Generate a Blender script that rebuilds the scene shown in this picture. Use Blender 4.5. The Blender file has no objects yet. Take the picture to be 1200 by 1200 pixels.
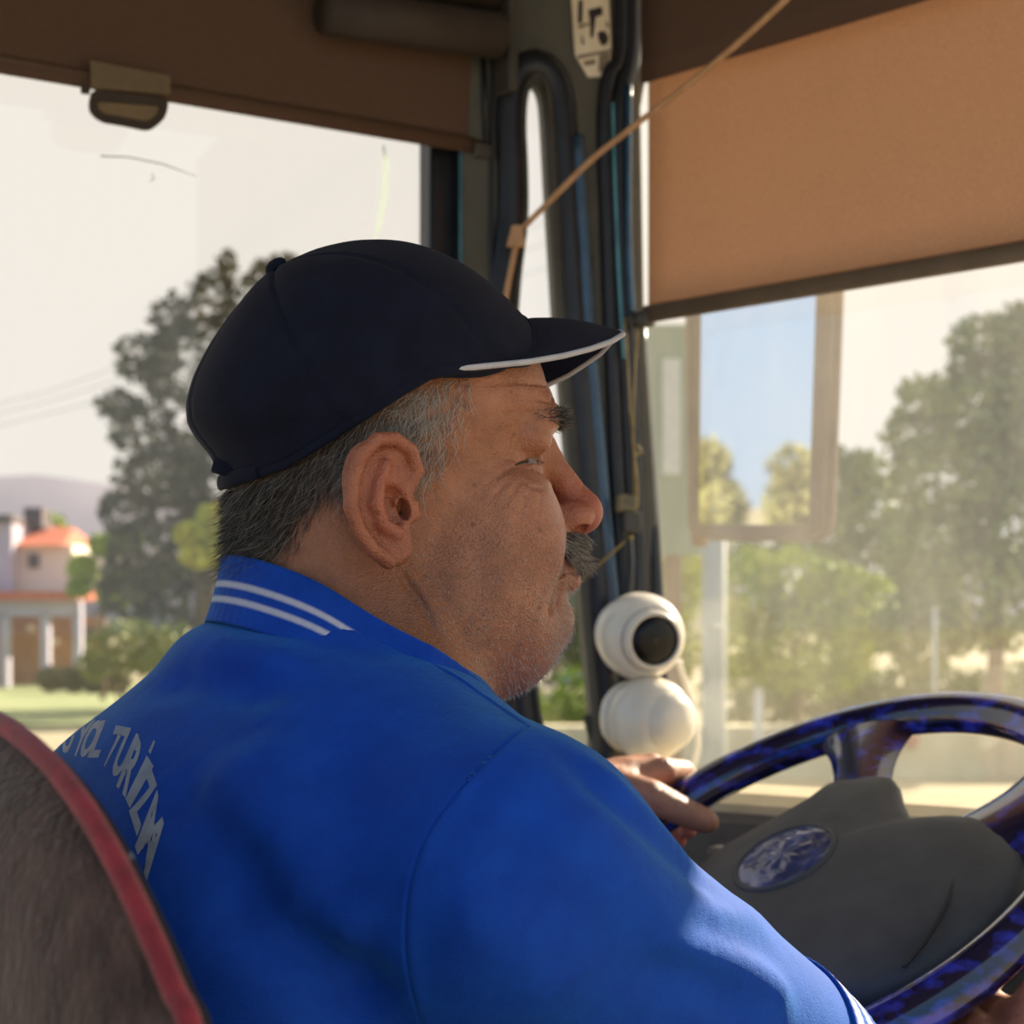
import bpy, bmesh, math, random, time
import numpy as np
from mathutils import Vector, Matrix
from mathutils.bvhtree import BVHTree
from math import sin, cos, pi, radians as rad

random.seed(4); rng = np.random.default_rng(4)
scene = bpy.context.scene
COL = scene.collection

# ------------------------------------------------------------------ camera
FPX, CX, HY, CAMZ = 2100.0, 600.0, 730.0, 2.1      # focal length and horizon in pixels of a 1200 frame, eye height
cam_data = bpy.data.cameras.new('camera')
cam = bpy.data.objects.new('camera', cam_data); COL.objects.link(cam)
cam.location = (0, 0, CAMZ); cam.rotation_euler = (pi/2, 0, 0)
cam_data.sensor_width = 36; cam_data.lens = 36*FPX/1200
cam_data.shift_y = (HY-600)/1200
cam_data.clip_start = 0.05; cam_data.clip_end = 3000
cam_data.dof.use_dof = True; cam_data.dof.focus_distance = 0.90; cam_data.dof.aperture_fstop = 12.5
scene.camera = cam

# ------------------------------------------------------------------ world, sun, exposure
SUN_AZ, SUN_EL = rad(48), rad(28)                     # azimuth counted from +X towards +Y
SUN_DIR = Vector((cos(SUN_EL)*cos(SUN_AZ), cos(SUN_EL)*sin(SUN_AZ), sin(SUN_EL)))
world = bpy.data.worlds.new('World'); scene.world = world; world.use_nodes = True
wn = world.node_tree; wn.nodes.clear()
def wnode(t, **kw):
    n = wn.nodes.new(t)
    for k, v in kw.items(): setattr(n, k, v)
    return n
tc = wnode('ShaderNodeTexCoord')
dotn = wnode('ShaderNodeVectorMath', operation='DOT_PRODUCT')
dotn.inputs[1].default_value = (cos(rad(60)), sin(rad(60)), 0.15)
wn.links.new(tc.outputs['Generated'], dotn.inputs[0])
ramp = wnode('ShaderNodeValToRGB')                    # hazy white towards the sun, blue away from it
wn.links.new(dotn.outputs['Value'], ramp.inputs[0])
mp = wnode('ShaderNodeMapRange'); mp.inputs[1].default_value = -1; mp.inputs[2].default_value = 1
wn.links.new(dotn.outputs['Value'], mp.inputs[0]); wn.links.new(mp.outputs[0], ramp.inputs[0])
cr = ramp.color_ramp; cr.elements[0].position = 0.15; cr.elements[0].color = (0.24, 0.48, 0.78, 1)
cr.elements[1].position = 0.66; cr.elements[1].color = (0.82, 0.76, 0.68, 1)
e = cr.elements.new(0.45); e.color = (0.66, 0.70, 0.70, 1)
sep = wnode('ShaderNodeSeparateXYZ'); wn.links.new(tc.outputs['Generated'], sep.inputs[0])
hz = wnode('ShaderNodeMapRange'); hz.inputs[1].default_value = 0.0; hz.inputs[2].default_value = 0.30
hz.inputs[3].default_value = 0.5; hz.inputs[4].default_value = 0.0
wn.links.new(sep.outputs[2], hz.inputs[0])
mixw = wnode('ShaderNodeMixRGB'); mixw.inputs[2].default_value = (0.80, 0.77, 0.72, 1)
wn.links.new(hz.outputs[0], mixw.inputs[0]); wn.links.new(ramp.outputs[0], mixw.inputs[1])
bg = wnode('ShaderNodeBackground'); bg.inputs[1].default_value = 1.12
wn.links.new(mixw.outputs[0], bg.inputs[0])
wo = wnode('ShaderNodeOutputWorld'); wn.links.new(bg.outputs[0], wo.inputs[0])

sun_data = bpy.data.lights.new('sun', 'SUN'); sun_data.energy = 14.0; sun_data.angle = rad(1.0)
sun_data.color = (1.0, 0.86, 0.66)
sun = bpy.data.objects.new('sun', sun_data); COL.objects.link(sun)
sun.rotation_euler = (-SUN_DIR).to_track_quat('-Z', 'Y').to_euler()
sun.location = (3, 6, 6)

vs = scene.view_settings
vs.view_transform = 'Standard'; vs.look = 'None'; vs.exposure = 0.0; vs.gamma = 1.0; vs.use_curve_mapping = False

# ------------------------------------------------------------------ frames of reference
FA = rad(33)                                          # heading of the bus
F = Vector((cos(FA), sin(FA), 0)); L = Vector((-sin(FA), cos(FA), 0)); R = -L; UP = Vector((0, 0, 1))
K = Vector((0, 0, CAMZ))
def P(px, py, Y):
    return Vector(((px-CX)/FPX*Y, Y, CAMZ+(HY-py)/FPX*Y))
def ray(px, py): return Vector(((px-CX)/FPX, 1.0, (HY-py)/FPX))
def on_plane(px, py, A, n):
    d = ray(px, py); return K + d*((A-K).dot(n)/d.dot(n))

# ------------------------------------------------------------------ materials
MATS = {}
def new_mat(name):
    m = bpy.data.materials.new(name); m.use_nodes = True
    nt = m.node_tree; nt.nodes.clear()
    out = nt.nodes.new('ShaderNodeOutputMaterial')
    MATS[name] = m
    return m, nt, out
def nd(nt, t, **kw):
    n = nt.nodes.new(t)
    for k, v in kw.items():
        if k == 'inp':
            for kk, vv in v.items(): n.inputs[kk].default_value = vv
        else: setattr(n, k, v)
    return n
def c4(c): return (c[0], c[1], c[2], 1)
def s2l(r, g, b):
    f = lambda v: (v/255/12.92 if v/255 <= 0.04045 else ((v/255+0.055)/1.055)**2.4)
    return (f(r), f(g), f(b))
def mat(name, col, rough=0.6, col2=None, scale=20, detail=4, bump=0.0, bscale=None, metal=0.0, coat=0.0, sheen=0.0,
        stretch=(1, 1, 1), spec=0.5, contrast=(0.35, 0.65), sub=0.0, bdist=0.002):
    m, nt, out = new_mat(name)
    b = nd(nt, 'ShaderNodeBsdfPrincipled')
    b.inputs['Roughness'].default_value = rough; b.inputs['Metallic'].default_value = metal
    b.inputs['Coat Weight'].default_value = coat; b.inputs['Coat Roughness'].default_value = 0.08
    b.inputs['Sheen Weight'].default_value = sheen; b.inputs['Sheen Roughness'].default_value = 0.4
    b.inputs['Specular IOR Level'].default_value = spec
    b.inputs['Base Color'].default_value = c4(col)
    tcn = nd(nt, 'ShaderNodeTexCoord'); mpn = nd(nt, 'ShaderNodeMapping'); mpn.inputs['Scale'].default_value = stretch
    nt.links.new(tcn.outputs['Object'], mpn.inputs[0])
    if col2 is not None:
        nz = nd(nt, 'ShaderNodeTexNoise', inp={'Scale': scale, 'Detail': detail})
        nt.links.new(mpn.outputs[0], nz.inputs['Vector'])
        rp = nd(nt, 'ShaderNodeValToRGB'); rp.color_ramp.elements[0].position, rp.color_ramp.elements[1].position = contrast
        rp.color_ramp.elements[0].color = c4(col); rp.color_ramp.elements[1].color = c4(col2)
        nt.links.new(nz.outputs[0], rp.inputs[0]); nt.links.new(rp.outputs[0], b.inputs['Base Color'])
    if bump:
        nb = nd(nt, 'ShaderNodeTexNoise', inp={'Scale': bscale or scale*6, 'Detail': 3})
        nt.links.new(mpn.outputs[0], nb.inputs['Vector'])
        bp = nd(nt, 'ShaderNodeBump', inp={'Strength': bump, 'Distance': bdist})
        nt.links.new(nb.outputs[0], bp.inputs['Height']); nt.links.new(bp.outputs[0], b.inputs['Normal'])
    if sub:
        b.inputs['Subsurface Weight'].default_value = sub; b.inputs['Subsurface Radius'].default_value = (0.01, 0.004, 0.002)
        b.inputs['Subsurface Scale'].default_value = 0.6
    nt.links.new(b.outputs[0], out.inputs[0])
    return m

mat('dark_plastic', s2l(62, 60, 56), 0.55, s2l(74, 71, 66), 30, bump=0.25, bscale=900)
mat('pillar_plastic', s2l(78, 78, 71), 0.6, s2l(88, 87, 79), 25, bump=0.2, bscale=700)
mat('rubber', s2l(24, 26, 32), 0.35, s2l(34, 37, 44), 40, bump=0.1, bscale=300)
mat('blue_highlight', s2l(30, 62, 88), 0.25, s2l(36, 80, 112), 30, coat=0.6)  # blue highlights on the seals, painted in as colour
mat('teal_highlight', s2l(60, 130, 150), 0.2, s2l(80, 160, 180), 30, coat=0.8)  # teal glints on frame and pillar, painted in as colour
mat('gap_metal', s2l(160, 160, 155), 0.3, s2l(130, 130, 125), 40, metal=0.8)  # pale metal imitating the bright gap beside the blind
mat('dash_black', s2l(52, 51, 52), 0.6, s2l(62, 60, 60), 40, bump=0.4, bscale=800)
mat('dash_beige', s2l(190, 176, 142), 0.6, s2l(176, 160, 126), 20, bump=0.2, bscale=500)
mat('cream_cord', s2l(196, 156, 118), 0.6, s2l(176, 136, 100), 60)
mat('thin_cord', s2l(150, 128, 70), 0.7, s2l(120, 100, 55), 80)
mat('brass_clamp', s2l(130, 118, 84), 0.5, s2l(98, 90, 66), 60)
mat('white_plastic', s2l(232, 226, 212), 0.32, s2l(222, 214, 198), 12, coat=0.3)
mat('black_lens', s2l(16, 15, 17), 0.3, s2l(22, 21, 23), 20, coat=0.1, spec=0.3)
mat('sticker', s2l(240, 232, 212), 0.5, s2l(226, 214, 190), 30)
mat('sticker_ink', s2l(30, 24, 26), 0.6, s2l(42, 34, 36), 30)
mat('sticker_grey', s2l(120, 116, 104), 0.6, s2l(140, 120, 105), 60)
mat('hub_plastic', s2l(70, 69, 66), 0.55, s2l(82, 80, 76), 30, bump=0.35, bscale=900)
mat('marble_blue', (0.004, 0.004, 0.035), 0.18, (0.035, 0.055, 0.55), 48, detail=8, coat=0.9, stretch=(1, 1, 1.6), contrast=(0.50, 0.70))
mat('emblem_blue', s2l(50, 56, 92), 0.35, s2l(96, 106, 150), 40, detail=6, coat=0.6, bump=0.9, bscale=60, contrast=(0.4, 0.7))
mat('mirror_shell', s2l(104, 88, 70), 0.5, s2l(118, 101, 82), 20)
mat('mirror_glass', (0.92, 0.94, 0.95), 0.02, None, metal=1.0)
mat('cap_navy', s2l(13, 16, 34), 0.9, s2l(18, 22, 42), 60, bump=0.6, bscale=1400, sheen=0.04, bdist=0.0008, spec=0.25)
mat('piping_white', s2l(196, 192, 196), 0.7, s2l(180, 176, 182), 80)
mat('print_white', s2l(166, 168, 178), 0.7, s2l(142, 146, 160), 90)
mat('khaki', s2l(150, 136, 104), 0.85, s2l(136, 122, 92), 60, bump=0.4, bscale=900)
mat('seat_red', s2l(156, 36, 50), 0.75, s2l(126, 27, 40), 120, bump=0.6, bscale=900, sheen=0.3)
mat('seat_front', s2l(26, 26, 32), 0.85, s2l(150, 156, 160), 55, contrast=(0.62, 0.66), bump=0.3)
mat('brown_header', s2l(56, 47, 42), 0.7, s2l(64, 54, 47), 20)
mat('ceiling', s2l(120, 112, 100), 0.7, s2l(130, 122, 110), 10)
mat('bus_floor', s2l(90, 88, 84), 0.7, s2l(76, 74, 72), 20)
mat('eye_white', s2l(132, 108, 94), 0.25, s2l(116, 92, 78), 60, coat=0.4)  # eyeball darkened to paint in the shade between the lids
mat('lash_dark', s2l(40, 28, 24), 0.6, s2l(52, 38, 32), 60)
mat('iris', s2l(50, 34, 22), 0.1, s2l(30, 20, 14), 200, coat=0.8)
mat('nail', s2l(226, 170, 146), 0.3, s2l(215, 158, 136), 60)

# seat back: dark brown plush with fine streaks
mat('seat_plush', s2l(62, 42, 35), 0.8, s2l(94, 68, 58), 90, detail=10, bump=1.0, bscale=420, sheen=0.25, stretch=(1, 1, 0.3), bdist=0.003)

# hair-like materials carrying a per-strand grey from a colour attribute
def attr_mat(name, attr, rough=0.5, sub=0.0, sheen=0.0):
    m, nt, out = new_mat(name)
    b = nd(nt, 'ShaderNodeBsdfPrincipled', inp={'Roughness': rough})
    b.inputs['Sheen Weight'].default_value = sheen
    at = nd(nt, 'ShaderNodeAttribute', attribute_name=attr)
    nt.links.new(at.outputs['Color'], b.inputs['Base Color']); nt.links.new(b.outputs[0], out.inputs[0])
    return m
attr_mat('hair', 'Col', 0.45)

# skin: tone, redness, stubble and lip masks are point attributes of the body mesh
def skin_mat():
    m, nt, out = new_mat('skin')
    b = nd(nt, 'ShaderNodeBsdfPrincipled', inp={'Roughness': 0.42})
    b.inputs['Subsurface Weight'].default_value = 0.22
    b.inputs['Subsurface Radius'].default_value = (0.012, 0.004, 0.002); b.inputs['Subsurface Scale'].default_value = 0.7
    at = nd(nt, 'ShaderNodeAttribute', attribute_name='Skin')      # r: redness  g: stubble  b: hair-covered scalp
    sp = nd(nt, 'ShaderNodeSeparateColor'); nt.links.new(at.outputs['Color'], sp.inputs[0])
    at2 = nd(nt, 'ShaderNodeAttribute', attribute_name='Skin2')    # r: lips  g: pale patches, sunlight painted on the left hand  b: brown tan
    sp2 = nd(nt, 'ShaderNodeSeparateColor'); nt.links.new(at2.outputs['Color'], sp2.inputs[0])
    tcn = nd(nt, 'ShaderNodeTexCoord')
    n1 = nd(nt, 'ShaderNodeTexNoise', inp={'Scale': 42, 'Detail': 6, 'Roughness': 0.65}); nt.links.new(tcn.outputs['Object'], n1.inputs['Vector'])
    rp = nd(nt, 'ShaderNodeValToRGB'); el = rp.color_ramp.elements
    el[0].position, el[1].position = 0.34, 0.66
    el[0].color = c4((0.29, 0.104, 0.052)); el[1].color = c4((0.47, 0.190, 0.100))
    nt.links.new(n1.outputs[0], rp.inputs[0])
    def mix(fac, a, colr, mode='MIX', scale=1.0):
        mx = nd(nt, 'ShaderNodeMixRGB', blend_type=mode); mx.inputs[2].default_value = c4(colr)
        if scale != 1.0:
            mm = nd(nt, 'ShaderNodeMath', operation='MULTIPLY', inp={1: scale}); nt.links.new(fac, mm.inputs[0]); fac = mm.outputs[0]
        nt.links.new(fac, mx.inputs[0]); nt.links.new(a, mx.inputs[1]); return mx.outputs[0]
    col = rp.outputs[0]
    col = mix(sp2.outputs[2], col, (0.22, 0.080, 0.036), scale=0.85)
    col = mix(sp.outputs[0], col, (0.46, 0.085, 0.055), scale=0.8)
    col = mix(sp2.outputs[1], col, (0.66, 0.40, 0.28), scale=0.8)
    col = mix(sp2.outputs[0], col, (0.42, 0.12, 0.10))
    # beard shadow: fine dark and pale specks
    vo = nd(nt, 'ShaderNodeTexVoronoi', inp={'Scale': 620}); nt.links.new(tcn.outputs['Object'], vo.inputs['Vector'])
    rv = nd(nt, 'ShaderNodeValToRGB'); rv.color_ramp.elements[0].position, rv.color_ramp.elements[1].position = 0.22, 0.42
    rv.color_ramp.elements[0].color = (1, 1, 1, 1); rv.color_ramp.elements[1].color = (0, 0, 0, 1)
    nt.links.new(vo.outputs['Distance'], rv.inputs[0])
    mm = nd(nt, 'ShaderNodeMath', operation='MULTIPLY'); nt.links.new(rv.outputs[0], mm.inputs[0]); nt.links.new(sp.outputs[1], mm.inputs[1])
    col = mix(mm.outputs[0], col, (0.10, 0.060, 0.045), scale=0.55)
    # brown age spots
    v2 = nd(nt, 'ShaderNodeTexVoronoi', inp={'Scale': 75}); nt.links.new(tcn.outputs['Object'], v2.inputs['Vector'])
    r2 = nd(nt, 'ShaderNodeValToRGB'); r2.color_ramp.elements[0].position, r2.color_ramp.elements[1].position = 0.06, 0.14
    r2.color_ramp.elements[0].color = (1, 1, 1, 1); r2.color_ramp.elements[1].color = (0, 0, 0, 1)
    nt.links.new(v2.outputs['Distance'], r2.inputs[0])
    col = mix(r2.outputs[0], col, (0.16, 0.055, 0.028), scale=0.55)
    col = mix(sp.outputs[2], col, (0.105, 0.070, 0.050), scale=0.9)
    nt.links.new(col, b.inputs['Base Color'])
    v3 = nd(nt, 'ShaderNodeTexVoronoi', inp={'Scale': 900}); nt.links.new(tcn.outputs['Object'], v3.inputs['Vector'])
    n3 = nd(nt, 'ShaderNodeTexNoise', inp={'Scale': 260, 'Detail': 4}); nt.links.new(tcn.outputs['Object'], n3.inputs['Vector'])
    ad = nd(nt, 'ShaderNodeMath', operation='MULTIPLY_ADD', inp={1: 0.5}); nt.links.new(v3.outputs['Distance'], ad.inputs[0]); nt.links.new(n3.outputs[0], ad.inputs[2])
    bp = nd(nt, 'ShaderNodeBump', inp={'Strength': 0.8, 'Distance': 0.0011}); nt.links.new(ad.outputs[0], bp.inputs['Height'])
    nt.links.new(bp.outputs[0], b.inputs['Normal'])
    nt.links.new(b.outputs[0], out.inputs[0])
skin_mat()

# polo cloth: royal blue jersey with a fine knit; stripe colours come from an attribute
def cloth_mat(name, attr=None, rib=0.0):
    m, nt, out = new_mat(name)
    b = nd(nt, 'ShaderNodeBsdfPrincipled', inp={'Roughness': 0.8})
    b.inputs['Sheen Weight'].default_value = 0.35; b.inputs['Sheen Roughness'].default_value = 0.35
    b.inputs['Sheen Tint'].default_value = c4((0.18, 0.80, 0.95)); b.inputs['Specular IOR Level'].default_value = 0.25
    tcn = nd(nt, 'ShaderNodeTexCoord')
    nz = nd(nt, 'ShaderNodeTexNoise', inp={'Scale': 30, 'Detail': 7, 'Roughness': 0.7}); nt.links.new(tcn.outputs['Object'], nz.inputs['Vector'])
    rp = nd(nt, 'ShaderNodeValToRGB'); el = rp.color_ramp.elements; el[0].position, el[1].position = 0.3, 0.7
    el[0].color = c4((0.003, 0.046, 0.35)); el[1].color = c4((0.005, 0.074, 0.48))
    nt.links.new(nz.outputs[0], rp.inputs[0]); col = rp.outputs[0]
    if attr:
        at = nd(nt, 'ShaderNodeAttribute', attribute_name=attr)
        mx = nd(nt, 'ShaderNodeMixRGB'); mx.inputs[2].default_value = c4((0.60, 0.57, 0.66))
        nt.links.new(at.outputs['Fac'], mx.inputs[0]); nt.links.new(col, mx.inputs[1]); col = mx.outputs[0]
    nt.links.new(col, b.inputs['Base Color'])
    n2 = nd(nt, 'ShaderNodeTexNoise', inp={'Scale': 1300, 'Detail': 2}); nt.links.new(tcn.outputs['Object'], n2.inputs['Vector'])
    n4 = nd(nt, 'ShaderNodeTexNoise', inp={'Scale': 90, 'Detail': 4}); nt.links.new(tcn.outputs['Object'], n4.inputs['Vector'])
    ad = nd(nt, 'ShaderNodeMath', operation='MULTIPLY_ADD', inp={1: 1.2}); nt.links.new(n4.outputs[0], ad.inputs[0]); nt.links.new(n2.outputs[0], ad.inputs[2])
    bp = nd(nt, 'ShaderNodeBump', inp={'Strength': 0.55, 'Distance': 0.0008}); nt.links.new(ad.outputs[0], bp.inputs['Height'])
    nt.links.new(bp.outputs[0], b.inputs['Normal']); nt.links.new(b.outputs[0], out.inputs[0])
cloth_mat('polo_blue'); cloth_mat('polo_knit', 'Stripe')

# translucent blinds
def blind_mat(name, colr, trans, col2):
    m, nt, out = new_mat(name)
    tcn = nd(nt, 'ShaderNodeTexCoord')
    nz = nd(nt, 'ShaderNodeTexNoise', inp={'Scale': 500, 'Detail': 3}); nt.links.new(tcn.outputs['Object'], nz.inputs['Vector'])
    rp = nd(nt, 'ShaderNodeValToRGB'); rp.color_ramp.elements[0].color = c4(colr); rp.color_ramp.elements[1].color = c4(col2)
    rp.color_ramp.elements[0].position, rp.color_ramp.elements[1].position = 0.35, 0.65
    nt.links.new(nz.outputs[0], rp.inputs[0])
    d = nd(nt, 'ShaderNodeBsdfDiffuse'); t = nd(nt, 'ShaderNodeBsdfTranslucent'); mx = nd(nt, 'ShaderNodeMixShader', inp={0: trans})
    nt.links.new(rp.outputs[0], d.inputs[0]); nt.links.new(rp.outputs[0], t.inputs[0])
    nt.links.new(d.outputs[0], mx.inputs[1]); nt.links.new(t.outputs[0], mx.inputs[2]); nt.links.new(mx.outputs[0], out.inputs[0])
blind_mat('blind_brown', s2l(98, 78, 67), 0.10, s2l(108, 87, 75))
blind_mat('blind_tan', s2l(182, 154, 130), 0.40, s2l(196, 166, 140))
blind_mat('smear', s2l(190, 206, 198), 0.9, s2l(205, 218, 210))
blind_mat('tape', s2l(140, 124, 104), 0.4, s2l(156, 140, 116))

# glass: clear pane with gloss and a film of dust
def glass_mat(name, dust, dustcol=(0.8, 0.75, 0.62), tint=(1, 1, 1), scale=9):
    m, nt, out = new_mat(name)
    tr = nd(nt, 'ShaderNodeBsdfTransparent'); tr.inputs[0].default_value = c4(tint)
    gl = nd(nt, 'ShaderNodeBsdfGlossy', inp={'Roughness': 0.02}); gl.inputs[0].default_value = (0.9, 0.95, 1, 1)
    m1 = nd(nt, 'ShaderNodeMixShader', inp={0: 0.035}); nt.links.new(tr.outputs[0], m1.inputs[1]); nt.links.new(gl.outputs[0], m1.inputs[2])
    df = nd(nt, 'ShaderNodeBsdfDiffuse'); df.inputs[0].default_value = c4(dustcol)
    tl = nd(nt, 'ShaderNodeBsdfTranslucent'); tl.inputs[0].default_value = c4(dustcol)
    m2 = nd(nt, 'ShaderNodeMixShader', inp={0: 0.6}); nt.links.new(df.outputs[0], m2.inputs[1]); nt.links.new(tl.outputs[0], m2.inputs[2])
    tcn = nd(nt, 'ShaderNodeTexCoord')
    mpn = nd(nt, 'ShaderNodeMapping'); mpn.inputs['Scale'].default_value = (1, 1, 0.25); nt.links.new(tcn.outputs['Object'], mpn.inputs[0])
    nz = nd(nt, 'ShaderNodeTexNoise', inp={'Scale': scale, 'Detail': 8, 'Roughness': 0.7}); nt.links.new(mpn.outputs[0], nz.inputs['Vector'])
    mr = nd(nt, 'ShaderNodeMapRange', inp={1: 0.3, 2: 0.75, 3: dust*0.5, 4: dust*1.5}); nt.links.new(nz.outputs[0], mr.inputs[0])
    vo = nd(nt, 'ShaderNodeTexVoronoi', inp={'Scale': 130}); nt.links.new(tcn.outputs['Object'], vo.inputs['Vector'])
    vr = nd(nt, 'ShaderNodeMapRange', inp={1: 0.05, 2: 0.12, 3: dust*2.0, 4: 0.0}); nt.links.new(vo.outputs['Distance'], vr.inputs[0])
    ad = nd(nt, 'ShaderNodeMath', operation='ADD'); nt.links.new(mr.outputs[0], ad.inputs[0]); nt.links.new(vr.outputs[0], ad.inputs[1])
    m3 = nd(nt, 'ShaderNodeMixShader'); nt.links.new(ad.outputs[0], m3.inputs[0]); nt.links.new(m1.outputs[0], m3.inputs[1]); nt.links.new(m2.outputs[0], m3.inputs[2])
    nt.links.new(m3.outputs[0], out.inputs[0])
glass_mat('side_glass', 0.015); glass_mat('windscreen_glass', 0.055); glass_mat('clear_dome', 0.10, (0.9, 0.88, 0.8))

# outdoors
mat('ground', s2l(142, 132, 104), 0.95, s2l(162, 152, 122), 0.35, detail=8)
mat('road', s2l(134, 128, 114), 0.9, s2l(150, 142, 126), 0.8, detail=8)
mat('grass', s2l(128, 140, 92), 0.95, s2l(150, 156, 108), 0.6, detail=8)
mat('leaf_olive', s2l(104, 104, 62), 0.7, s2l(140, 140, 84), 0.6)
mat('leaf_green', s2l(120, 146, 34), 0.7, s2l(178, 186, 56), 0.7)
mat('leaf_lime', s2l(166, 170, 56), 0.7, s2l(206, 196, 76), 0.8)
mat('leaf_dusty', s2l(106, 118, 62), 0.7, s2l(140, 148, 76), 0.5)
mat('leaf_conifer', s2l(74, 74, 58), 0.8, s2l(104, 98, 70), 0.8)
mat('bark', s2l(96, 78, 60), 0.9, s2l(120, 100, 78), 3)
mat('house_white', s2l(236, 226, 210), 0.9, s2l(226, 214, 198), 0.8)
mat('house_lilac', s2l(190, 184, 196), 0.9, s2l(176, 170, 186), 0.8)
mat('roof_tile', s2l(200, 110, 74), 0.85, s2l(176, 90, 60), 4)
mat('house_dark', s2l(96, 84, 84), 0.8, s2l(80, 70, 72), 2)
mat('brick_wall', s2l(196, 150, 116), 0.9, s2l(176, 130, 100), 2)
mat('hedge_dark', s2l(86, 86, 70), 0.9, s2l(110, 108, 84), 1.5)
mat('hill', s2l(122, 118, 130), 1.0, s2l(134, 130, 140), 0.02)
mat('post_grey', s2l(140, 150, 150), 0.6, s2l(152, 160, 158), 3)
mat('post_brown', s2l(128, 104, 84), 0.7, s2l(140, 116, 96), 3)
mat('kerb', s2l(214, 202, 168), 0.8, s2l(200, 186, 150), 2)
mat('signal_red', s2l(170, 70, 60), 0.6, s2l(150, 60, 50), 3)
mat('sign_green', s2l(128, 142, 122), 0.6, s2l(140, 150, 130), 3)
mat('sign_pale', s2l(206, 204, 196), 0.6, s2l(190, 190, 184), 30)
mat('wire', s2l(150, 146, 140), 0.7, s2l(140, 136, 130), 3)

# ------------------------------------------------------------------ object helpers
def tag(o, label=None, cat=None, group=None, kind=None):
    if label: o['label'] = label
    if cat: o['category'] = cat
    if group: o['group'] = group
    if kind: o['kind'] = kind
    return o
def empty(name, loc, label, cat, group=None):
    o = bpy.data.objects.new(name, None); COL.objects.link(o); o.location = loc
    o.empty_display_size = 0.05
    bpy.context.view_layer.update()
    return tag(o, label, cat, group)
def link(name, me, material, parent=None, smooth=True, label=None):
    me.name = name
    o = bpy.data.objects.new(name, me); COL.objects.link(o)
    if material: me.materials.append(MATS[material])
    if smooth: me.shade_smooth()
    if parent is not None:
        o.parent = parent
        o.matrix_parent_inverse = Matrix.Translation(parent_world(parent)).inverted()
    if label: o['label'] = label
    return o
def parent_world(p):
    v = Vector((0, 0, 0))
    while p is not None:
        v = v + p.location
        if p.parent is not None: v = p.matrix_parent_inverse.to_translation() + v
        p = p.parent
    return v
def mesh_np(name, V, Fc):
    me = bpy.data.meshes.new(name); me.from_pydata([tuple(v) for v in V], [], [tuple(int(i) for i in f) for f in Fc]); me.update(); return me
def mesh_quads(name, V, Q):
    me = bpy.data.meshes.new(name); V = np.asarray(V, dtype=np.float32); Q = np.asarray(Q, dtype=np.int32)
    n = Q.shape[1]
    me.vertices.add(len(V)); me.vertices.foreach_set('co', V.ravel())
    me.loops.add(Q.size); me.loops.foreach_set('vertex_index', Q.ravel())
    me.polygons.add(len(Q)); me.polygons.foreach_set('loop_start', np.arange(0, Q.size, n, dtype=np.int32))
    me.polygons.foreach_set('loop_total', np.full(len(Q), n, dtype=np.int32)); me.update(calc_edges=True); me.validate()
    return me
def bm_mesh(name, bm):
    me = bpy.data.meshes.new(name); bmesh.ops.recalc_face_normals(bm, faces=bm.faces); bm.to_mesh(me); bm.free(); return me

def tube_bm(pts, r, seg=10, closed=False, bm=None, caps=True, flat=None):
    """sweep a circle (r scalar, list, or (rx, ry) with flat=reference normal) along points"""
    bm = bm or bmesh.new(); n = len(pts); pts = [Vector(p) for p in pts]; rings = []
    prev = None
    for i, p in enumerate(pts):
        if closed: t = pts[(i+1) % n]-pts[i-1]
        else: t = pts[min(i+1, n-1)]-pts[max(i-1, 0)]
        t.normalize()
        if flat is not None: a = flat - t*flat.dot(t)
        elif prev is None:
            a = Vector((0, 0, 1)) if abs(t.z) < 0.9 else Vector((1, 0, 0)); a = a - t*a.dot(t)
        else: a = prev - t*prev.dot(t)
        a.normalize(); b = t.cross(a); prev = a
        ri = r[i] if isinstance(r, list) else r
        ra, rb = ri if isinstance(ri, tuple) else (ri, ri)
        rings.append([bm.verts.new(p + a*(ra*cos(2*pi*k/seg)) + b*(rb*sin(2*pi*k/seg))) for k in range(seg)])
    m = n if closed else n-1
    for i in range(m):
        A, B = rings[i], rings[(i+1) % n]
        for k in range(seg): bm.faces.new((A[k], A[(k+1) % seg], B[(k+1) % seg], B[k]))
    if caps and not closed:
        bm.faces.new(rings[0][::-1]); bm.faces.new(rings[-1])
    return bm
def catmull(pts, n=8, closed=False):
    pts = [Vector(p) for p in pts]; out = []; m = len(pts)
    for i in range(m if closed else m-1):
        p0 = pts[(i-1) % m] if closed or i > 0 else pts[0]*2-pts[1]
        p1, p2 = pts[i], pts[(i+1) % m]
        p3 = pts[(i+2) % m] if closed or i+2 < m else p2*2-p1
        for k in range(n):
            t = k/n
            out.append(0.5*((2*p1)+(p2-p0)*t+(2*p0-5*p1+4*p2-p3)*t*t+(3*p1-p0-3*p2+p3)*t**3))
    if not closed: out.append(pts[-1])
    return out
def box_bm(c, ax, ay, az, bevel=0.0, seg=2, bm=None):
    """box round centre c with half-axis vectors"""
    new = bm is None; bm = bm or bmesh.new(); c = Vector(c)
    vs_ = [bm.verts.new(c + ax*i + ay*j + az*k) for i in (-1, 1) for j in (-1, 1) for k in (-1, 1)]
    fs = [(0, 1, 3, 2), (4, 6, 7, 5), (0, 4, 5, 1), (2, 3, 7, 6), (0, 2, 6, 4), (1, 5, 7, 3)]
    faces = [bm.faces.new([vs_[i] for i in f]) for f in fs]
    if bevel and new:
        bmesh.ops.recalc_face_normals(bm, faces=bm.faces)
        bmesh.ops.bevel(bm, geom=bm.edges[:], offset=bevel, segments=seg, affect='EDGES', profile=0.5)
    return bm
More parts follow.
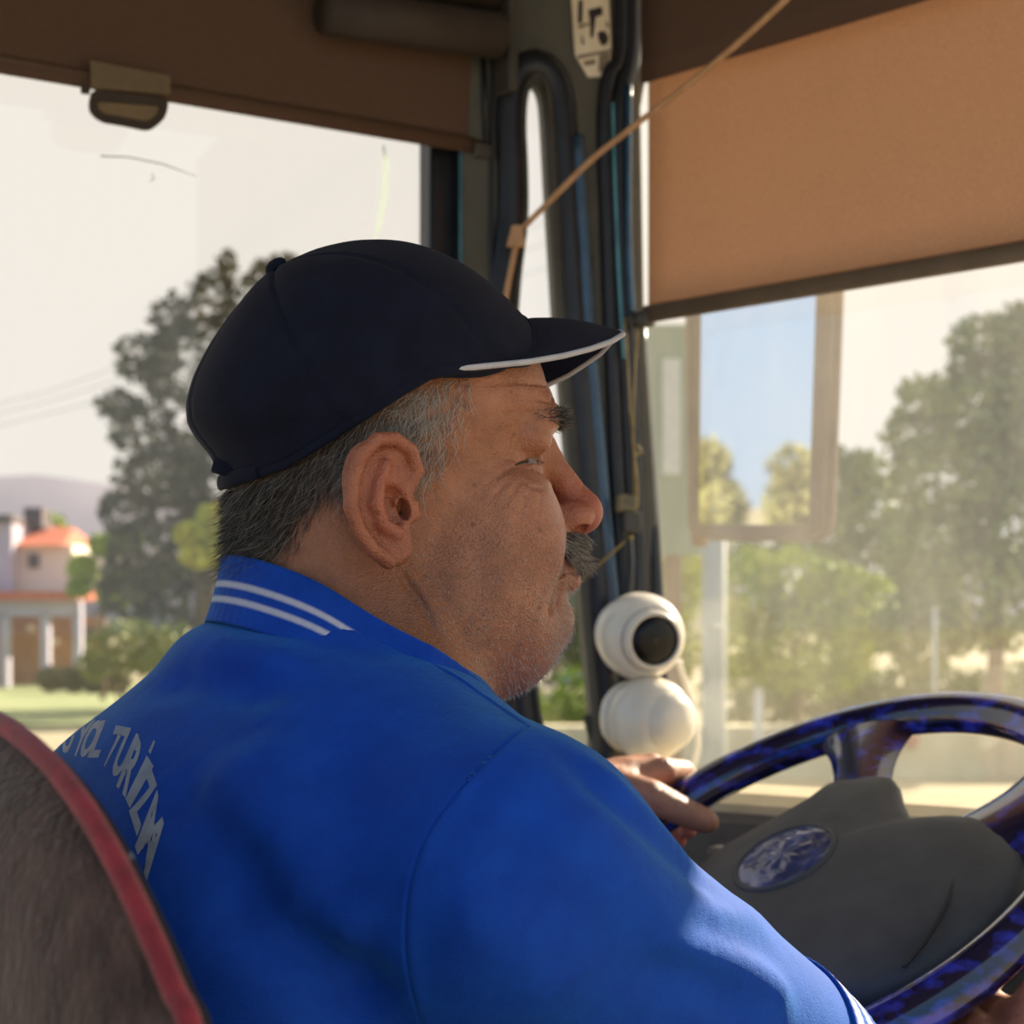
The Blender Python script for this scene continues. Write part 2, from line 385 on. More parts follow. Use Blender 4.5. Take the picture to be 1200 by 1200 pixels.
def box(name, c, ax, ay, az, material, parent=None, bevel=0.0, **kw):
    return link(name, bm_mesh(name, box_bm(c, Vector(ax), Vector(ay), Vector(az), bevel)), material, parent, smooth=False, **kw)
def plate(name, loops, ori, ex, ey, depth, material, parent=None, bevel=0.0, bres=2, smooth=False, **kw):
    """flat piece with holes: 2D loops (first outer) in the frame ori, ex, ey; extruded by depth each way"""
    cu = bpy.data.curves.new(name, 'CURVE'); cu.dimensions = '2D'; cu.fill_mode = 'BOTH'
    cu.extrude = max(depth-bevel, 0); cu.bevel_depth = bevel; cu.bevel_resolution = bres
    for lp in loops:
        sp = cu.splines.new('POLY'); sp.points.add(len(lp)-1); sp.use_cyclic_u = True
        for q, (x, y) in zip(sp.points, lp): q.co = (x, y, 0, 1)
    o = bpy.data.objects.new(name+'_tmp', cu); COL.objects.link(o)
    dg = bpy.context.evaluated_depsgraph_get(); dg.update()
    me = bpy.data.meshes.new_from_object(o.evaluated_get(dg)); bpy.data.objects.remove(o); bpy.data.curves.remove(cu)
    ez = Vector(ex).cross(Vector(ey)); M = Matrix((ex, ey, ez)).transposed().to_4x4(); M.translation = ori
    me.transform(M); me.materials.clear()
    return link(name, me, material, parent, smooth=smooth, **kw)
def lathe(name, prof, ori, axis, material, parent=None, seg=40, **kw):
    """surface of revolution; prof = [(radius, height)] along axis"""
    axis = Vector(axis).normalized(); a = axis.orthogonal().normalized(); b = axis.cross(a); bm = bmesh.new(); rings = []
    for r, h in prof:
        rings.append([bm.verts.new(Vector(ori)+axis*h+a*(max(r, 1e-5)*cos(2*pi*k/seg))+b*(max(r, 1e-5)*sin(2*pi*k/seg))) for k in range(seg)])
    for A, B in zip(rings, rings[1:]):
        for k in range(seg): bm.faces.new((A[k], A[(k+1) % seg], B[(k+1) % seg], B[k]))
    bm.faces.new(rings[0][::-1]); bm.faces.new(rings[-1])
    return link(name, bm_mesh(name, bm), material, parent, **kw)

# ------------------------------------------------------------------ implicit surfaces (for the person)
def smin(a, b, k):
    if k <= 0: return np.minimum(a, b)
    h = np.clip(0.5+0.5*(b-a)/k, 0, 1); return b*(1-h)+a*h-k*h*(1-h)
class Field:
    def __init__(self): self.pr = []
    def add(self, fn, op, k, bc, br, amp=0.0): self.pr.append((fn, op, k, np.asarray(bc, float), br+k+0.03))
    def __call__(self, p):
        d = np.full(len(p), 0.3); lo = p.min(0); hi = p.max(0)
        for fn, op, k, bc, br in self.pr:
            g = np.maximum(np.maximum(lo-bc, bc-hi), 0)
            if g @ g > br*br: continue
            q = p-bc; idx = np.nonzero(np.einsum('ij,ij->i', q, q) < br*br)[0]
            if not len(idx): continue
            v = fn(p[idx])
            if op == 'u': d[idx] = smin(d[idx], v, k)
            elif op == 's': d[idx] = -smin(-d[idx], v, k)
            elif op == 'i': d[idx] = -smin(-d[idx], -v, k)
            else: d[idx] -= v
        return d
class Frame:
    """adds primitives given in a local frame (columns = axes) with a unit scale"""
    def __init__(self, field, O, axes, unit): self.f, self.O, self.M, self.u = field, np.array(O, float), np.array(axes, float), unit
    def w(self, p): return self.O+self.u*(self.M @ np.asarray(p, float))
    def loc(self, p): return ((p-self.O) @ self.M)/self.u
    def ell(self, c, r, op='u', k=0.0, rot=None):
        c = np.asarray(c, float); r = np.asarray(r, float)
        Rm = np.eye(3) if rot is None else np.array(Matrix.Rotation(rad(rot[0]), 3, rot[1]))
        def fn(p):
            q = (self.loc(p)-c) @ Rm; a = np.sqrt(((q/r)**2).sum(1)); b = np.sqrt(((q/(r*r))**2).sum(1))+1e-9
            return a*(a-1)/b*self.u
        self.f.add(fn, op, k*self.u, self.w(c), r.max()*self.u)
    def tube(self, pts, rs, op='u', k=0.0):
        pts = np.asarray(pts, float); rs = np.broadcast_to(np.asarray(rs, float), (len(pts),))
        def fn(p):
            q = self.loc(p); best = np.full(len(q), 1e9)
            for a, b, ra, rb in zip(pts[:-1], pts[1:], rs[:-1], rs[1:]):
                ba = b-a; t = np.clip(((q-a) @ ba)/(ba @ ba), 0, 1)
                best = np.minimum(best, np.sqrt(((q-a-t[:, None]*ba)**2).sum(1))-(ra+t*(rb-ra)))
            return best*self.u
        c = (pts.min(0)+pts.max(0))/2; self.f.add(fn, op, k*self.u, self.w(c), (np.sqrt(((pts-c)**2).sum(1)).max()+rs.max())*self.u)
    def bump(self, c, r, amp, rot=None):
        c = np.asarray(c, float); r = np.asarray(r, float)
        Rm = np.eye(3) if rot is None else np.array(Matrix.Rotation(rad(rot[0]), 3, rot[1]))
        self.f.add(lambda p: amp*self.u*np.exp(-(((((self.loc(p)-c) @ Rm))/r)**2).sum(1)), 'd', 0, self.w(c), r.max()*2.4*self.u)
    def crease(self, pts, width, amp):
        """gaussian ridge (amp > 0) or groove (amp < 0) along a polyline"""
        pts = np.asarray(pts, float)
        def fn(p):
            q = self.loc(p); best = np.full(len(q), 1e9); tt = np.zeros(len(q)); n = len(pts)-1
            for i, (a, b) in enumerate(zip(pts[:-1], pts[1:])):
                ba = b-a; t = np.clip(((q-a) @ ba)/(ba @ ba), 0, 1); dd = ((q-a-t[:, None]*ba)**2).sum(1)
                m = dd < best; best[m] = dd[m]; tt[m] = (i+t[m])/n
            return amp*self.u*np.exp(-best/width**2)*np.clip(4*np.minimum(tt, 1-tt)+0.25, 0, 1)
        c = (pts.min(0)+pts.max(0))/2; self.f.add(fn, 'd', 0, self.w(c), (np.sqrt(((pts-c)**2).sum(1)).max()+3*width)*self.u)

def polygonise(field, lo, hi, h, n=8):
    """sparse surface nets"""
    lo = np.asarray(lo, float); B = h*n; dims = np.ceil((np.asarray(hi)-lo)/B).astype(int)
    g = np.stack(np.meshgrid(*[np.arange(m) for m in dims], indexing='ij'), -1).reshape(-1, 3)
    dc = field(lo+(g+0.5)*B); g = g[np.abs(dc) < B*1.5]
    o = np.stack(np.meshgrid(*[np.arange(n+1)]*3, indexing='ij'), -1).reshape(-1, 3)
    D = np.empty((len(g), n+1, n+1, n+1))
    g = g[np.lexsort((g[:, 2] % 5, g[:, 1] % 5, g[:, 0] % 5, g[:, 2]//5, g[:, 1]//5, g[:, 0]//5))]
    for s in range(0, len(g), 48):
        gi = (g[s:s+48, None, :]*n+o[None]); D[s:s+48] = field((lo+gi*h).reshape(-1, 3)).reshape(-1, n+1, n+1, n+1)
    ins = D < 0
    acc = np.zeros((len(g), n, n, n)); pos = np.zeros((len(g), n, n, n, 3)); occ = np.zeros((len(g), n, n, n), int)
    corners = [(i, j, k) for i in (0, 1) for j in (0, 1) for k in (0, 1)]
    sl = lambda c: (slice(None), slice(c[0], c[0]+n), slice(c[1], c[1]+n), slice(c[2], c[2]+n))
    for ax in range(3):
        for c in corners:
            if c[ax]: continue
            c2 = list(c); c2[ax] = 1
            a, b = D[sl(c)], D[sl(c2)]; m = (a < 0) != (b < 0)
            t = np.where(m, a/np.where(m, a-b, 1), 0)
            acc += m
            for q in range(3): pos[..., q] += m*(c[q] + (t if q == ax else 0))
    cell = acc > 0
    bi, ci, cj, ck = np.nonzero(cell)
    gc = g[bi]*n+np.stack([ci, cj, ck], 1)
    V = lo+(gc+pos[cell]/acc[cell][:, None])*h
    S = (dims*n+2).astype(np.int64)
    key = lambda q: ((q[:, 0]+1).astype(np.int64)*S[1]+q[:, 1]+1)*S[2]+q[:, 2]+1
    kk = key(gc); order = np.argsort(kk); ks = kk[order]
    def look(q):
        k = key(q); i = np.clip(np.searchsorted(ks, k), 0, len(ks)-1); return np.where(ks[i] == k, order[i], -1)
    quads = []
    for ax in range(3):
        c = [slice(0, n)]*3; c2 = list(c); c2[ax] = slice(1, n+1)
        a = ins[(slice(None), *c)]; b = ins[(slice(None), *c2)]
        bi, i, j, k = np.nonzero(a != b); e = g[bi]*n+np.stack([i, j, k], 1); fl = a[bi, i, j, k]
        u, v = (ax+1) % 3, (ax+2) % 3; eu = np.eye(3, dtype=int)[u]; ev = np.eye(3, dtype=int)[v]
        q = np.stack([look(e-eu-ev), look(e-ev), look(e), look(e-eu)], 1)
        q[~fl] = q[~fl][:, ::-1]; quads.append(q[(q >= 0).all(1)])
    return V, np.concatenate(quads)
def project(field, V, steps=2, eps=0.0005, clampd=0.004):
    for _ in range(steps):
        d = field(V); g = np.stack([field(V+eps*np.eye(3)[i])-d for i in range(3)], 1)/eps
        g2 = (g*g).sum(1)+1e-6
        V = V-np.clip(d/g2, -clampd, clampd)[:, None]*g
    return V
def refine(field, V, Q, mask):
    """split the quads whose corners all lie in mask and pull the new mesh onto the surface"""
    sel = mask[Q].all(1); Qs, Qk = Q[sel], Q[~sel]
    E = np.concatenate([Qs[:, [0, 1]], Qs[:, [1, 2]], Qs[:, [2, 3]], Qs[:, [3, 0]]]); E.sort(1)
    U, inv = np.unique(E[:, 0].astype(np.int64)*len(V)+E[:, 1], return_inverse=True)
    mid = (V[U//len(V)]+V[U % len(V)])/2; n = len(Qs); base = len(V); inv = inv+base
    m01, m12, m23, m30 = inv[:n], inv[n:2*n], inv[2*n:3*n], inv[3*n:]
    fc = base+len(U)+np.arange(n); cen = V[Qs].mean(1)
    V2 = np.concatenate([V, mid, cen])
    new = np.concatenate([np.stack(t, 1) for t in ((Qs[:, 0], m01, fc, m30), (m01, Qs[:, 1], m12, fc), (fc, m12, Qs[:, 2], m23), (m30, fc, m23, Qs[:, 3]))])
    touched = np.zeros(len(V2), bool); touched[np.unique(new)] = True
    V2[touched] = project(field, V2[touched], 1)
    return V2, np.concatenate([Qk, new])
def set_color(me, name, arr):
    a = me.color_attributes.new(name, 'FLOAT_COLOR', 'POINT'); n = len(me.vertices)
    full = np.ones((n, 4), np.float32); full[:, :3] = arr; a.data.foreach_set('color', full.ravel())
def set_float(me, name, arr):
    a = me.attributes.new(name, 'FLOAT', 'POINT'); a.data.foreach_set('value', np.asarray(arr, np.float32))

# ================================================================== THE BUS
W0 = Vector((-0.563, 1.673, 0))                       # on the left wall, abreast of the driver
WALLN = L.copy()
CORN = on_plane(690, 730, W0, WALLN)                  # front left corner
SD = Vector((0.69, -0.724, 0)).normalized()           # windscreen runs this way from the corner
SN = Vector((-SD.y, SD.x, 0)); SN = SN if SN.y > 0 else -SN      # outward normal of the windscreen
FLOORZ, ROOFZ = 1.0, 3.05
def wl(px, py): return on_plane(px, py, W0, WALLN)
def ws_(px, py): return on_plane(px, py, CORN, SN)
def wlo(px, py, o): return on_plane(px, py, W0-L*o, WALLN)
def wso(px, py, o): return on_plane(px, py, CORN-SN*o, SN)
def wl2(px, py): p = wl(px, py); return ((p-W0).dot(F), p.z)
def ws2(px, py): p = ws_(px, py); return ((p-CORN).dot(SD), p.z)
def rounded(pts, r, n=6):
    out = []; m = len(pts)
    for i in range(m):
        p0, p1, p2 = (Vector(pts[j % m]) for j in (i-1, i, i+1)); a = (p0-p1); b = (p2-p1)
        rr = min(r, a.length*0.45, b.length*0.45); a = p1+a.normalized()*rr; b = p1+b.normalized()*rr
        for k in range(n+1): t = k/n; q = a*(1-t)**2+p1*2*t*(1-t)+b*t*t; out.append((q.x, q.y))
    return out

# floor, ceiling
fl_o = box('floor', F*(-0.5)+R*0.9+Vector((W0.x, W0.y, FLOORZ-0.04)), F*1.45, R*0.9, UP*0.04, 'bus_floor'); tag(fl_o, 'grey bus floor under the seat', 'floor', kind='structure')
ce = box('ceiling', F*(-0.35)+R*0.75+Vector((W0.x, W0.y, ROOFZ+0.03)), F*1.22, R*0.78, UP*0.03, 'ceiling'); tag(ce, 'beige bus ceiling above the blinds', 'ceiling', kind='structure')

# left wall below and above the side window
s490 = wl2(497, 400)[0]; s540 = wl2(541, 400)[0]
wl_lo = plate('wall_left', [[(-1.6, 1.0), (s540+0.02, 1.0), (s540+0.02, 1.70), (-1.6, 1.70)]], W0+Vector((0, 0, 0))-L*0.0, F, UP, 0.03, 'dark_plastic', bevel=0.004)
tag(wl_lo, 'dark panel wall under the side window', 'wall', kind='structure')
# header above the side window with its blind roller
hd = plate('trim_1', [[(-1.6, 2.80), (s540+0.02, 2.80), (s540+0.02, ROOFZ), (-1.6, ROOFZ)]], W0-L*0.04, F, UP, 0.03, 'brown_header', bevel=0.004)
tag(hd, 'dark brown header panel above the side window', 'trim', kind='structure')

# side window: pane, rubber frame post, scratches
win = plate('window_1', [[(-1.6, 1.70), (s490, 1.70), (s490, 2.80), (-1.6, 2.80)]], W0, F, UP, 0.002, 'side_glass'); tag(win, 'large side window left of the driver', 'window', kind='structure')
fr = plate('window_frame', [[(s490, 1.6), (s490+0.030, 1.6), (s490+0.030, 2.85), (s490, 2.85)]], W0-L*0.008, F, UP, 0.014, 'rubber', win, bevel=0.004)
plate('window_frame', [[(s490+0.031, 1.6), (s490+0.047, 1.6), (s490+0.047, 2.85), (s490+0.031, 2.85)]], W0-L*0.014, F, UP, 0.020, 'rubber', win, bevel=0.006)
link('frame_highlight', bm_mesh('frame_highlight', tube_bm([wlo(540, 120, 0.034), wlo(541, 500, 0.034)], 0.0022, 8)), 'teal_highlight', win)  # highlight along the frame edge, painted as a coloured strip
for pts, r_ in ((((118, 183), (150, 184), (190, 192), (230, 206)), 0.0007), (((178, 203), (181, 209), (176, 212)), 0.0006)):
    link('scratch', bm_mesh('scratch', tube_bm([wlo(*q, 0.003) for q in pts], r_, 5)), 'post_grey', win)
sm_pts = [(449, 170), (454, 190), (452, 225), (446, 258), (439, 280)]
bm = bmesh.new(); lft = [bm.verts.new(wlo(x-w_, y, 0.0028)) for (x, y), w_ in zip(sm_pts, (1, 5, 5, 4, 1))]; rgt = [bm.verts.new(wlo(x+w_, y, 0.0028)) for (x, y), w_ in zip(sm_pts, (1, 3, 3, 3, 1))]
for i in range(4): bm.faces.new((lft[i], rgt[i], rgt[i+1], lft[i+1]))
link('smear', bm_mesh('smear', bm), 'smear', win)

# corner pillar: panel with the tall slit window, seals and ribs
PA = wlo(543, 730, 0.03); PB = wso(748, 730, 0.02)
PD = (PB-PA); PD.z = 0; PLEN = PD.length; PD.normalize(); PN = Vector((-PD.y, PD.x, 0)); PN = PN if PN.y > 0 else -PN
PO = Vector((PA.x, PA.y, 0))
def pp(px, py): return on_plane(px, py, PO, PN)
def ppo(px, py, o): return on_plane(px, py, PO-PN*o, PN)
def pp2(px, py): p = pp(px, py); return ((p-PO).dot(PD), p.z)
slit_px = [(624, 96), (613, 112), (610, 150), (612, 200), (612, 260), (604, 330), (600, 400), (600, 500), (606, 620), (616, 740), (630, 850), (648, 888), (672, 898), (694, 880), (694, 830), (686, 740), (676, 640), (667, 540), (659, 450), (653, 380), (648, 300), (643, 220), (639, 150), (635, 112)]
slit3 = catmull([Vector((*pp2(*q), 0)) for q in slit_px], 4, closed=True); slit2 = [(v.x, v.y) for v in slit3]
xr_t, xr_b = pp2(743, 40)[0], pp2(772, 760)[0]
outer = [(0, 1.2), (xr_b+0.02, 1.2), (xr_b, pp2(772, 760)[1]), (pp2(747, 372)[0], pp2(747, 372)[1]), (xr_t, pp2(743, 130)[1]), (pp2(750, 90)[0], pp2(750, 90)[1]), (pp2(750, 90)[0], ROOFZ), (0, ROOFZ)]
pil = plate('trim_2', [outer, slit2], PO, PD, UP, 0.016, 'pillar_plastic', bevel=0.004); tag(pil, 'olive grey corner pillar between side window and windscreen', 'trim', kind='structure')
qw = plate('window_2', [slit2], PO+PN*0.004, PD, UP, 0.002, 'side_glass'); tag(qw, 'tall narrow round-topped slit window in the corner pillar', 'window', kind='structure')
loop3 = [PO+PD*x+UP*z for x, z in slit2]
cen = sum(loop3, Vector())/len(loop3)
def out_loop(d):
    res = []; n = len(loop3)
    for i in range(n):
        t = (loop3[(i+1) % n]-loop3[i-1]).normalized(); o = t.cross(PN); o = o if o.dot(loop3[i]-cen) > 0 else -o
        res.append(loop3[i]+o*d)
    return res
link('window_seal', bm_mesh('window_seal', tube_bm([p-PN*0.014 for p in out_loop(0.016)], (0.013, 0.017), 12, closed=True, flat=PN)), 'rubber', qw)
link('window_seal', bm_mesh('window_seal', tube_bm([p-PN*0.016 for p in out_loop(0.002)], (0.010, 0.004), 8, closed=True, flat=PN)), 'dark_plastic', qw)
ol = out_loop(0.030)
idx = [i for i, q in enumerate(slit3) if q.x > (cen-PO).dot(PD)+0.004*0 and q.y > 2.05]
link('seal_highlight', bm_mesh('seal_highlight', tube_bm([ol[i]-PN*0.022 for i in idx if True], (0.006, 0.0075), 8, flat=PN)), 'blue_highlight', qw)  # soft blue highlight of the seal, painted as a coloured tube
# dark ribs on the pillar
def strip(name, pts, w, d, material, parent, plane=pp, nrm=None, off=0.018):
    nrm = nrm or PN
    return link(name, bm_mesh(name, tube_bm(catmull([on_plane(*q, plane(0, 0)-nrm*off, nrm) for q in pts], 6), (d, w), 10, flat=nrm)), material, parent)
strip('pillar_groove', [(578, -60), (577, 100), (576, 260), (577, 500)], 0.0022, 0.003, 'rubber', pil)
strip('pillar_rib', [(688, 300), (690, 420), (697, 560), (706, 700), (716, 860)], 0.006, 0.005, 'rubber', pil)
strip('pillar_rib', [(728, -60), (727, 60), (713, 90), (708, 150), (711, 240), (716, 380), (724, 560), (733, 720), (738, 880)], 0.009, 0.007, 'rubber', pil)
strip('pillar_rib', [(742, -60), (740, 60), (729, 110), (725, 200), (728, 300), (735, 420), (742, 560), (752, 740), (758, 880)], 0.012, 0.010, 'rubber', pil)
strip('pillar_highlight', [(718, 120), (720, 200), (725, 320), (731, 420)], 0.0018, 0.002, 'teal_highlight', pil, off=0.030)  # cyan highlight on the pillar seals, painted as a thin strip
strip('pillar_highlight', [(737, 100), (736, 200), (737, 300), (741, 372)], 0.004, 0.004, 'blue_highlight', pil, off=0.030)  # wider blue highlight painted the same way

# windscreen
qR = 1.75
zb = ws_(1000, 940).z
wsx = plate('window_3', [[(ws2(748, 700)[0], zb-0.05), (qR, zb-0.05), (qR, ROOFZ), (ws2(748, 700)[0], ROOFZ)]], Vector((CORN.x, CORN.y, 0)), SD, UP, 0.002, 'windscreen_glass')
tag(wsx, 'dusty windscreen in front of the steering wheel', 'window', kind='structure')
strip('window_seal', [(751, 385), (757, 480), (765, 600), (773, 740), (780, 880)], 0.006, 0.008, 'rubber', wsx, plane=ws_, nrm=SN, off=0.012)
strip('gap_strip', [(744, 110), (744, 160), (745, 260), (748, 372)], 0.0018, 0.003, 'gap_metal', wsx, plane=ws_, nrm=SN, off=0.024)  # added bright strip standing for the gap of daylight by the blind
wf_lo = plate('wall_front', [[(ws2(745, 700)[0], FLOORZ), (qR, FLOORZ), (qR, zb-0.05), (ws2(745, 700)[0], zb-0.05)]], Vector((CORN.x, CORN.y, 0)), SD, UP, 0.03, 'dash_black', bevel=0.004)
tag(wf_lo, 'dark front wall of the bus below the windscreen', 'wall', kind='structure')

# side roller blind
bl = empty('roller_blind', wlo(200, 60, 0.05), 'brown fabric roller blind drawn down over the side window', 'blind')
TOPY = -330
cl_l = [wlo(-700, -34, 0.045), wlo(0, 66, 0.045), wlo(552, 158, 0.045)]
def quad_strip(name, low, up, th, nrm, material, parent, nx=40, nz_=14, sag=0.0):
    bm = bmesh.new(); gr = []
    for i in range(nx+1):
        t = i/nx; a = low[0]*(1-t)+low[1]*t; b = up[0]*(1-t)+up[1]*t
        gr.append([bm.verts.new(a*(1-j/nz_)+b*(j/nz_)+nrm*(sag*sin(pi*j/nz_)*sin(6*t))) for j in range(nz_+1)])
    for i in range(nx):
        for j in range(nz_): bm.faces.new((gr[i][j], gr[i+1][j], gr[i+1][j+1], gr[i][j+1]))
    o = link(name, bm_mesh(name, bm), material, parent); m = o.modifiers.new('t', 'SOLIDIFY'); m.thickness = th; m.offset = 0; return o
quad_strip('blind_cloth', (wlo(-400, 12, 0.045), wlo(566, 168, 0.045)), (wlo(-400, 12, 0.045)+UP*(2.86-wlo(-400, 12, 0.045).z), wlo(566, 168, 0.045)+UP*(2.86-wlo(566, 168, 0.045).z)), 0.001, L, 'blind_brown', bl, sag=0.004)
link('bottom_bar', bm_mesh('bottom_bar', tube_bm([wlo(-400, 7, 0.047), wlo(570, 173, 0.047)], (0.009, 0.005), 10, flat=UP)), 'blind_brown', bl)
link('roller_tube', bm_mesh('roller_tube', tube_bm([wlo(380, 12, 0.085), wlo(584, 42, 0.085)], 0.024, 20)), 'brown_header', bl)
link('roller_tube', bm_mesh('roller_tube', tube_bm([wlo(300, -60, 0.06), wlo(592, -14, 0.06)], 0.03, 20)), 'brown_header', bl)
box('end_bracket', wlo(585, 60, 0.06), F*0.006, L*0.03, UP*0.05, 'dark_plastic', bl, 0.003)
link('guide_rod', bm_mesh('guide_rod', tube_bm([wlo(566, 40, 0.055), wlo(570, 180, 0.055)], 0.003, 8)), 'rubber', bl)
box('end_stop', wlo(566, 178, 0.05), F*0.014, L*0.008, UP*0.008, 'dark_plastic', bl, 0.003)
box('end_stop', wlo(590, 176, 0.05), F*0.008, L*0.008, UP*0.010, 'dark_plastic', bl, 0.003)
# taped pull tab hanging from the side blind
tabp = empty('pull_tab', wlo(150, 120, 0.055), 'clear plastic pull tab taped to the lower edge of the side blind', 'tab')
def t2(pts): return [((wlo(*q, 0.054)-W0).dot(F), wlo(*q, 0.054).z) for q in pts]
plate('tab', [rounded(t2([(106, 112), (197, 124), (193, 138), (176, 153), (116, 140), (106, 130)]), 0.008)], W0-L*0.052, F, UP, 0.002, 'tape', tabp, bevel=0.0008)
plate('tab_rim', [rounded(t2([(106, 106), (197, 116), (193, 138), (176, 153), (118, 143), (105, 132)]), 0.008), rounded(t2([(113, 118), (189, 124), (184, 136), (172, 144), (121, 135), (113, 128)]), 0.008)], W0-L*0.055, F, UP, 0.0018, 'brown_header', tabp, bevel=0.0006)
plate('tape', [t2([(104, 72), (198, 90), (198, 112), (105, 104)])], W0-L*0.0575, F, UP, 0.0006, 'tape', tabp)
box('tab_hook', wlo(100, 105, 0.054), F*0.004, L*0.003, UP*0.004, 'brown_header', tabp, 0.001)

# windscreen roller blind
wb = empty('roller_blind', wso(980, 250, 0.05), 'tan translucent roller blind pulled down over the windscreen', 'blind')
bA = wso(760, 362, 0.05); bB = bA+SD*1.55; vA = wso(752, 98, 0.085); vB = vA+SD*1.55  # blind extended out of view to keep sun off the driver's head
quad_strip('blind_cloth', (bA, bB), (bA+UP*(ROOFZ-0.005-bA.z), bB+UP*(ROOFZ-0.005-bB.z)), 0.001, SN, 'blind_tan', wb, sag=0.004)
link('bottom_bar', bm_mesh('bottom_bar', tube_bm([bA-UP*0.006-SN*0.002-SD*0.004, bB-UP*0.006-SN*0.002], (0.010, 0.005), 10, flat=UP)), 'mirror_shell', wb)
quad_strip('valance', (vA, vB), (vA+UP*(ROOFZ-0.01-vA.z), vB+UP*(ROOFZ-0.01-vB.z)), 0.003, SN, 'blind_brown', wb)
lathe('bar_end', [(0.001, -0.012), (0.010, -0.010), (0.010, 0.010), (0.001, 0.012)], wso(754, 374, 0.052), SD, 'dark_plastic', wb, seg=16)

# pictogram sticker on the pillar
stk = empty('sticker', ppo(688, 48, 0.02), 'cream pictogram sticker near the top of the corner pillar', 'sticker')
p2_ = lambda pts: [pp2(*q) for q in pts]
plate('sticker_sheet', [p2_([(664, -6), (708, -4), (711, 60), (709, 95), (684, 96), (669, 70)])], PO-PN*0.0175, PD, UP, 0.0006, 'sticker', stk)
for pts in ([(673, 6), (678, 7), (677, 34), (672, 33)], [(684, 18), (700, 14), (701, 24), (693, 26), (690, 50), (687, 51), (686, 30)], [(695, 44), (703, 42), (708, 50), (706, 58), (700, 60), (696, 52)], [(676, 46), (680, 58), (677, 58)]):
    plate('pictogram', [rounded(p2_(pts), 0.002, 3)], PO-PN*0.0184, PD, UP, 0.0004, 'sticker_ink', stk)
for pts in ([(672, 36), (684, 33), (686, 35), (674, 40)], [(704, 30), (709, 36), (706, 40)], [(671, 71), (710, 64), (710, 67), (673, 75)], [(678, 78), (692, 75), (693, 81), (681, 83)], [(697, 70), (709, 68), (708, 88), (696, 90)]):
    plate('pictogram', [p2_(pts)], PO-PN*0.0184, PD, UP, 0.0004, 'sticker_grey', stk)

# cords
cd = empty('cord', ppo(604, 280, 0.05), 'beige cord stretched from the ceiling to a clip on the pillar', 'cord')
link('cord_line', bm_mesh('cord_line', tube_bm(catmull([P(1010, -95, 1.55), P(918, 2, 1.62), P(830, 80, 1.72), P(740, 150, 1.83), P(690, 190, 1.87), P(640, 240, 1.90), P(612, 268, 1.92)], 8), 0.0032, 8)), 'cream_cord', cd)
link('cord_tail', bm_mesh('cord_tail', tube_bm(catmull([P(606, 282, 1.92), P(598, 320, 1.92), P(590, 365, 1.93), P(584, 420, 1.94)], 8), 0.0030, 8)), 'cream_cord', cd)
plate('clip', [[(-0.009, -0.008), (0.009, -0.008), (0.006, 0.012), (-0.004, 0.012)]], P(605, 279, 1.915), Vector((1, 0, 0)), UP, 0.005, 'cream_cord', cd, bevel=0.001)
tc_ = empty('tie_string', ppo(742, 480, 0.05), 'thin brown string knotted along the pillar with small clamps', 'string')
def pcord(pts, r_, m_='thin_cord', nm='string', off=0.045): link(nm, bm_mesh(nm, tube_bm(catmull([ppo(*q, off) for q in pts], 6), r_, 6)), m_, tc_)
pcord([(732, 372), (735, 420), (738, 480), (742, 530), (744, 600)], 0.0011)
pcord([(748, 372), (744, 430), (742, 480), (742, 528)], 0.0011)
pcord([(742, 528), (747, 522), (751, 530), (746, 533), (742, 526)], 0.0013, nm='knot')
pcord([(743, 530), (746, 560), (747, 596)], 0.0011)
pcord([(737, 630), (715, 650), (690, 672), (672, 690)], 0.0014)
pcord([(737, 630), (739, 660), (737, 700)], 0.004, 'rubber', 'cable')
box('clamp', ppo(733, 590, 0.045), PD*0.011, PN*0.006, UP*0.009, 'brass_clamp', tc_, 0.002)
box('clamp', ppo(740, 612, 0.045), PD*0.010, PN*0.007, UP*0.011, 'dark_plastic', tc_, 0.002)
lathe('bead', [(0.001, -0.004), (0.004, -0.002), (0.004, 0.002), (0.001, 0.004)], ppo(738, 630, 0.045), UP, 'thin_cord', tc_, seg=12)
box('end_clip', ppo(742, 376, 0.04), PD*0.007, PN*0.006, UP*0.005, 'dark_plastic', tc_, 0.0015)

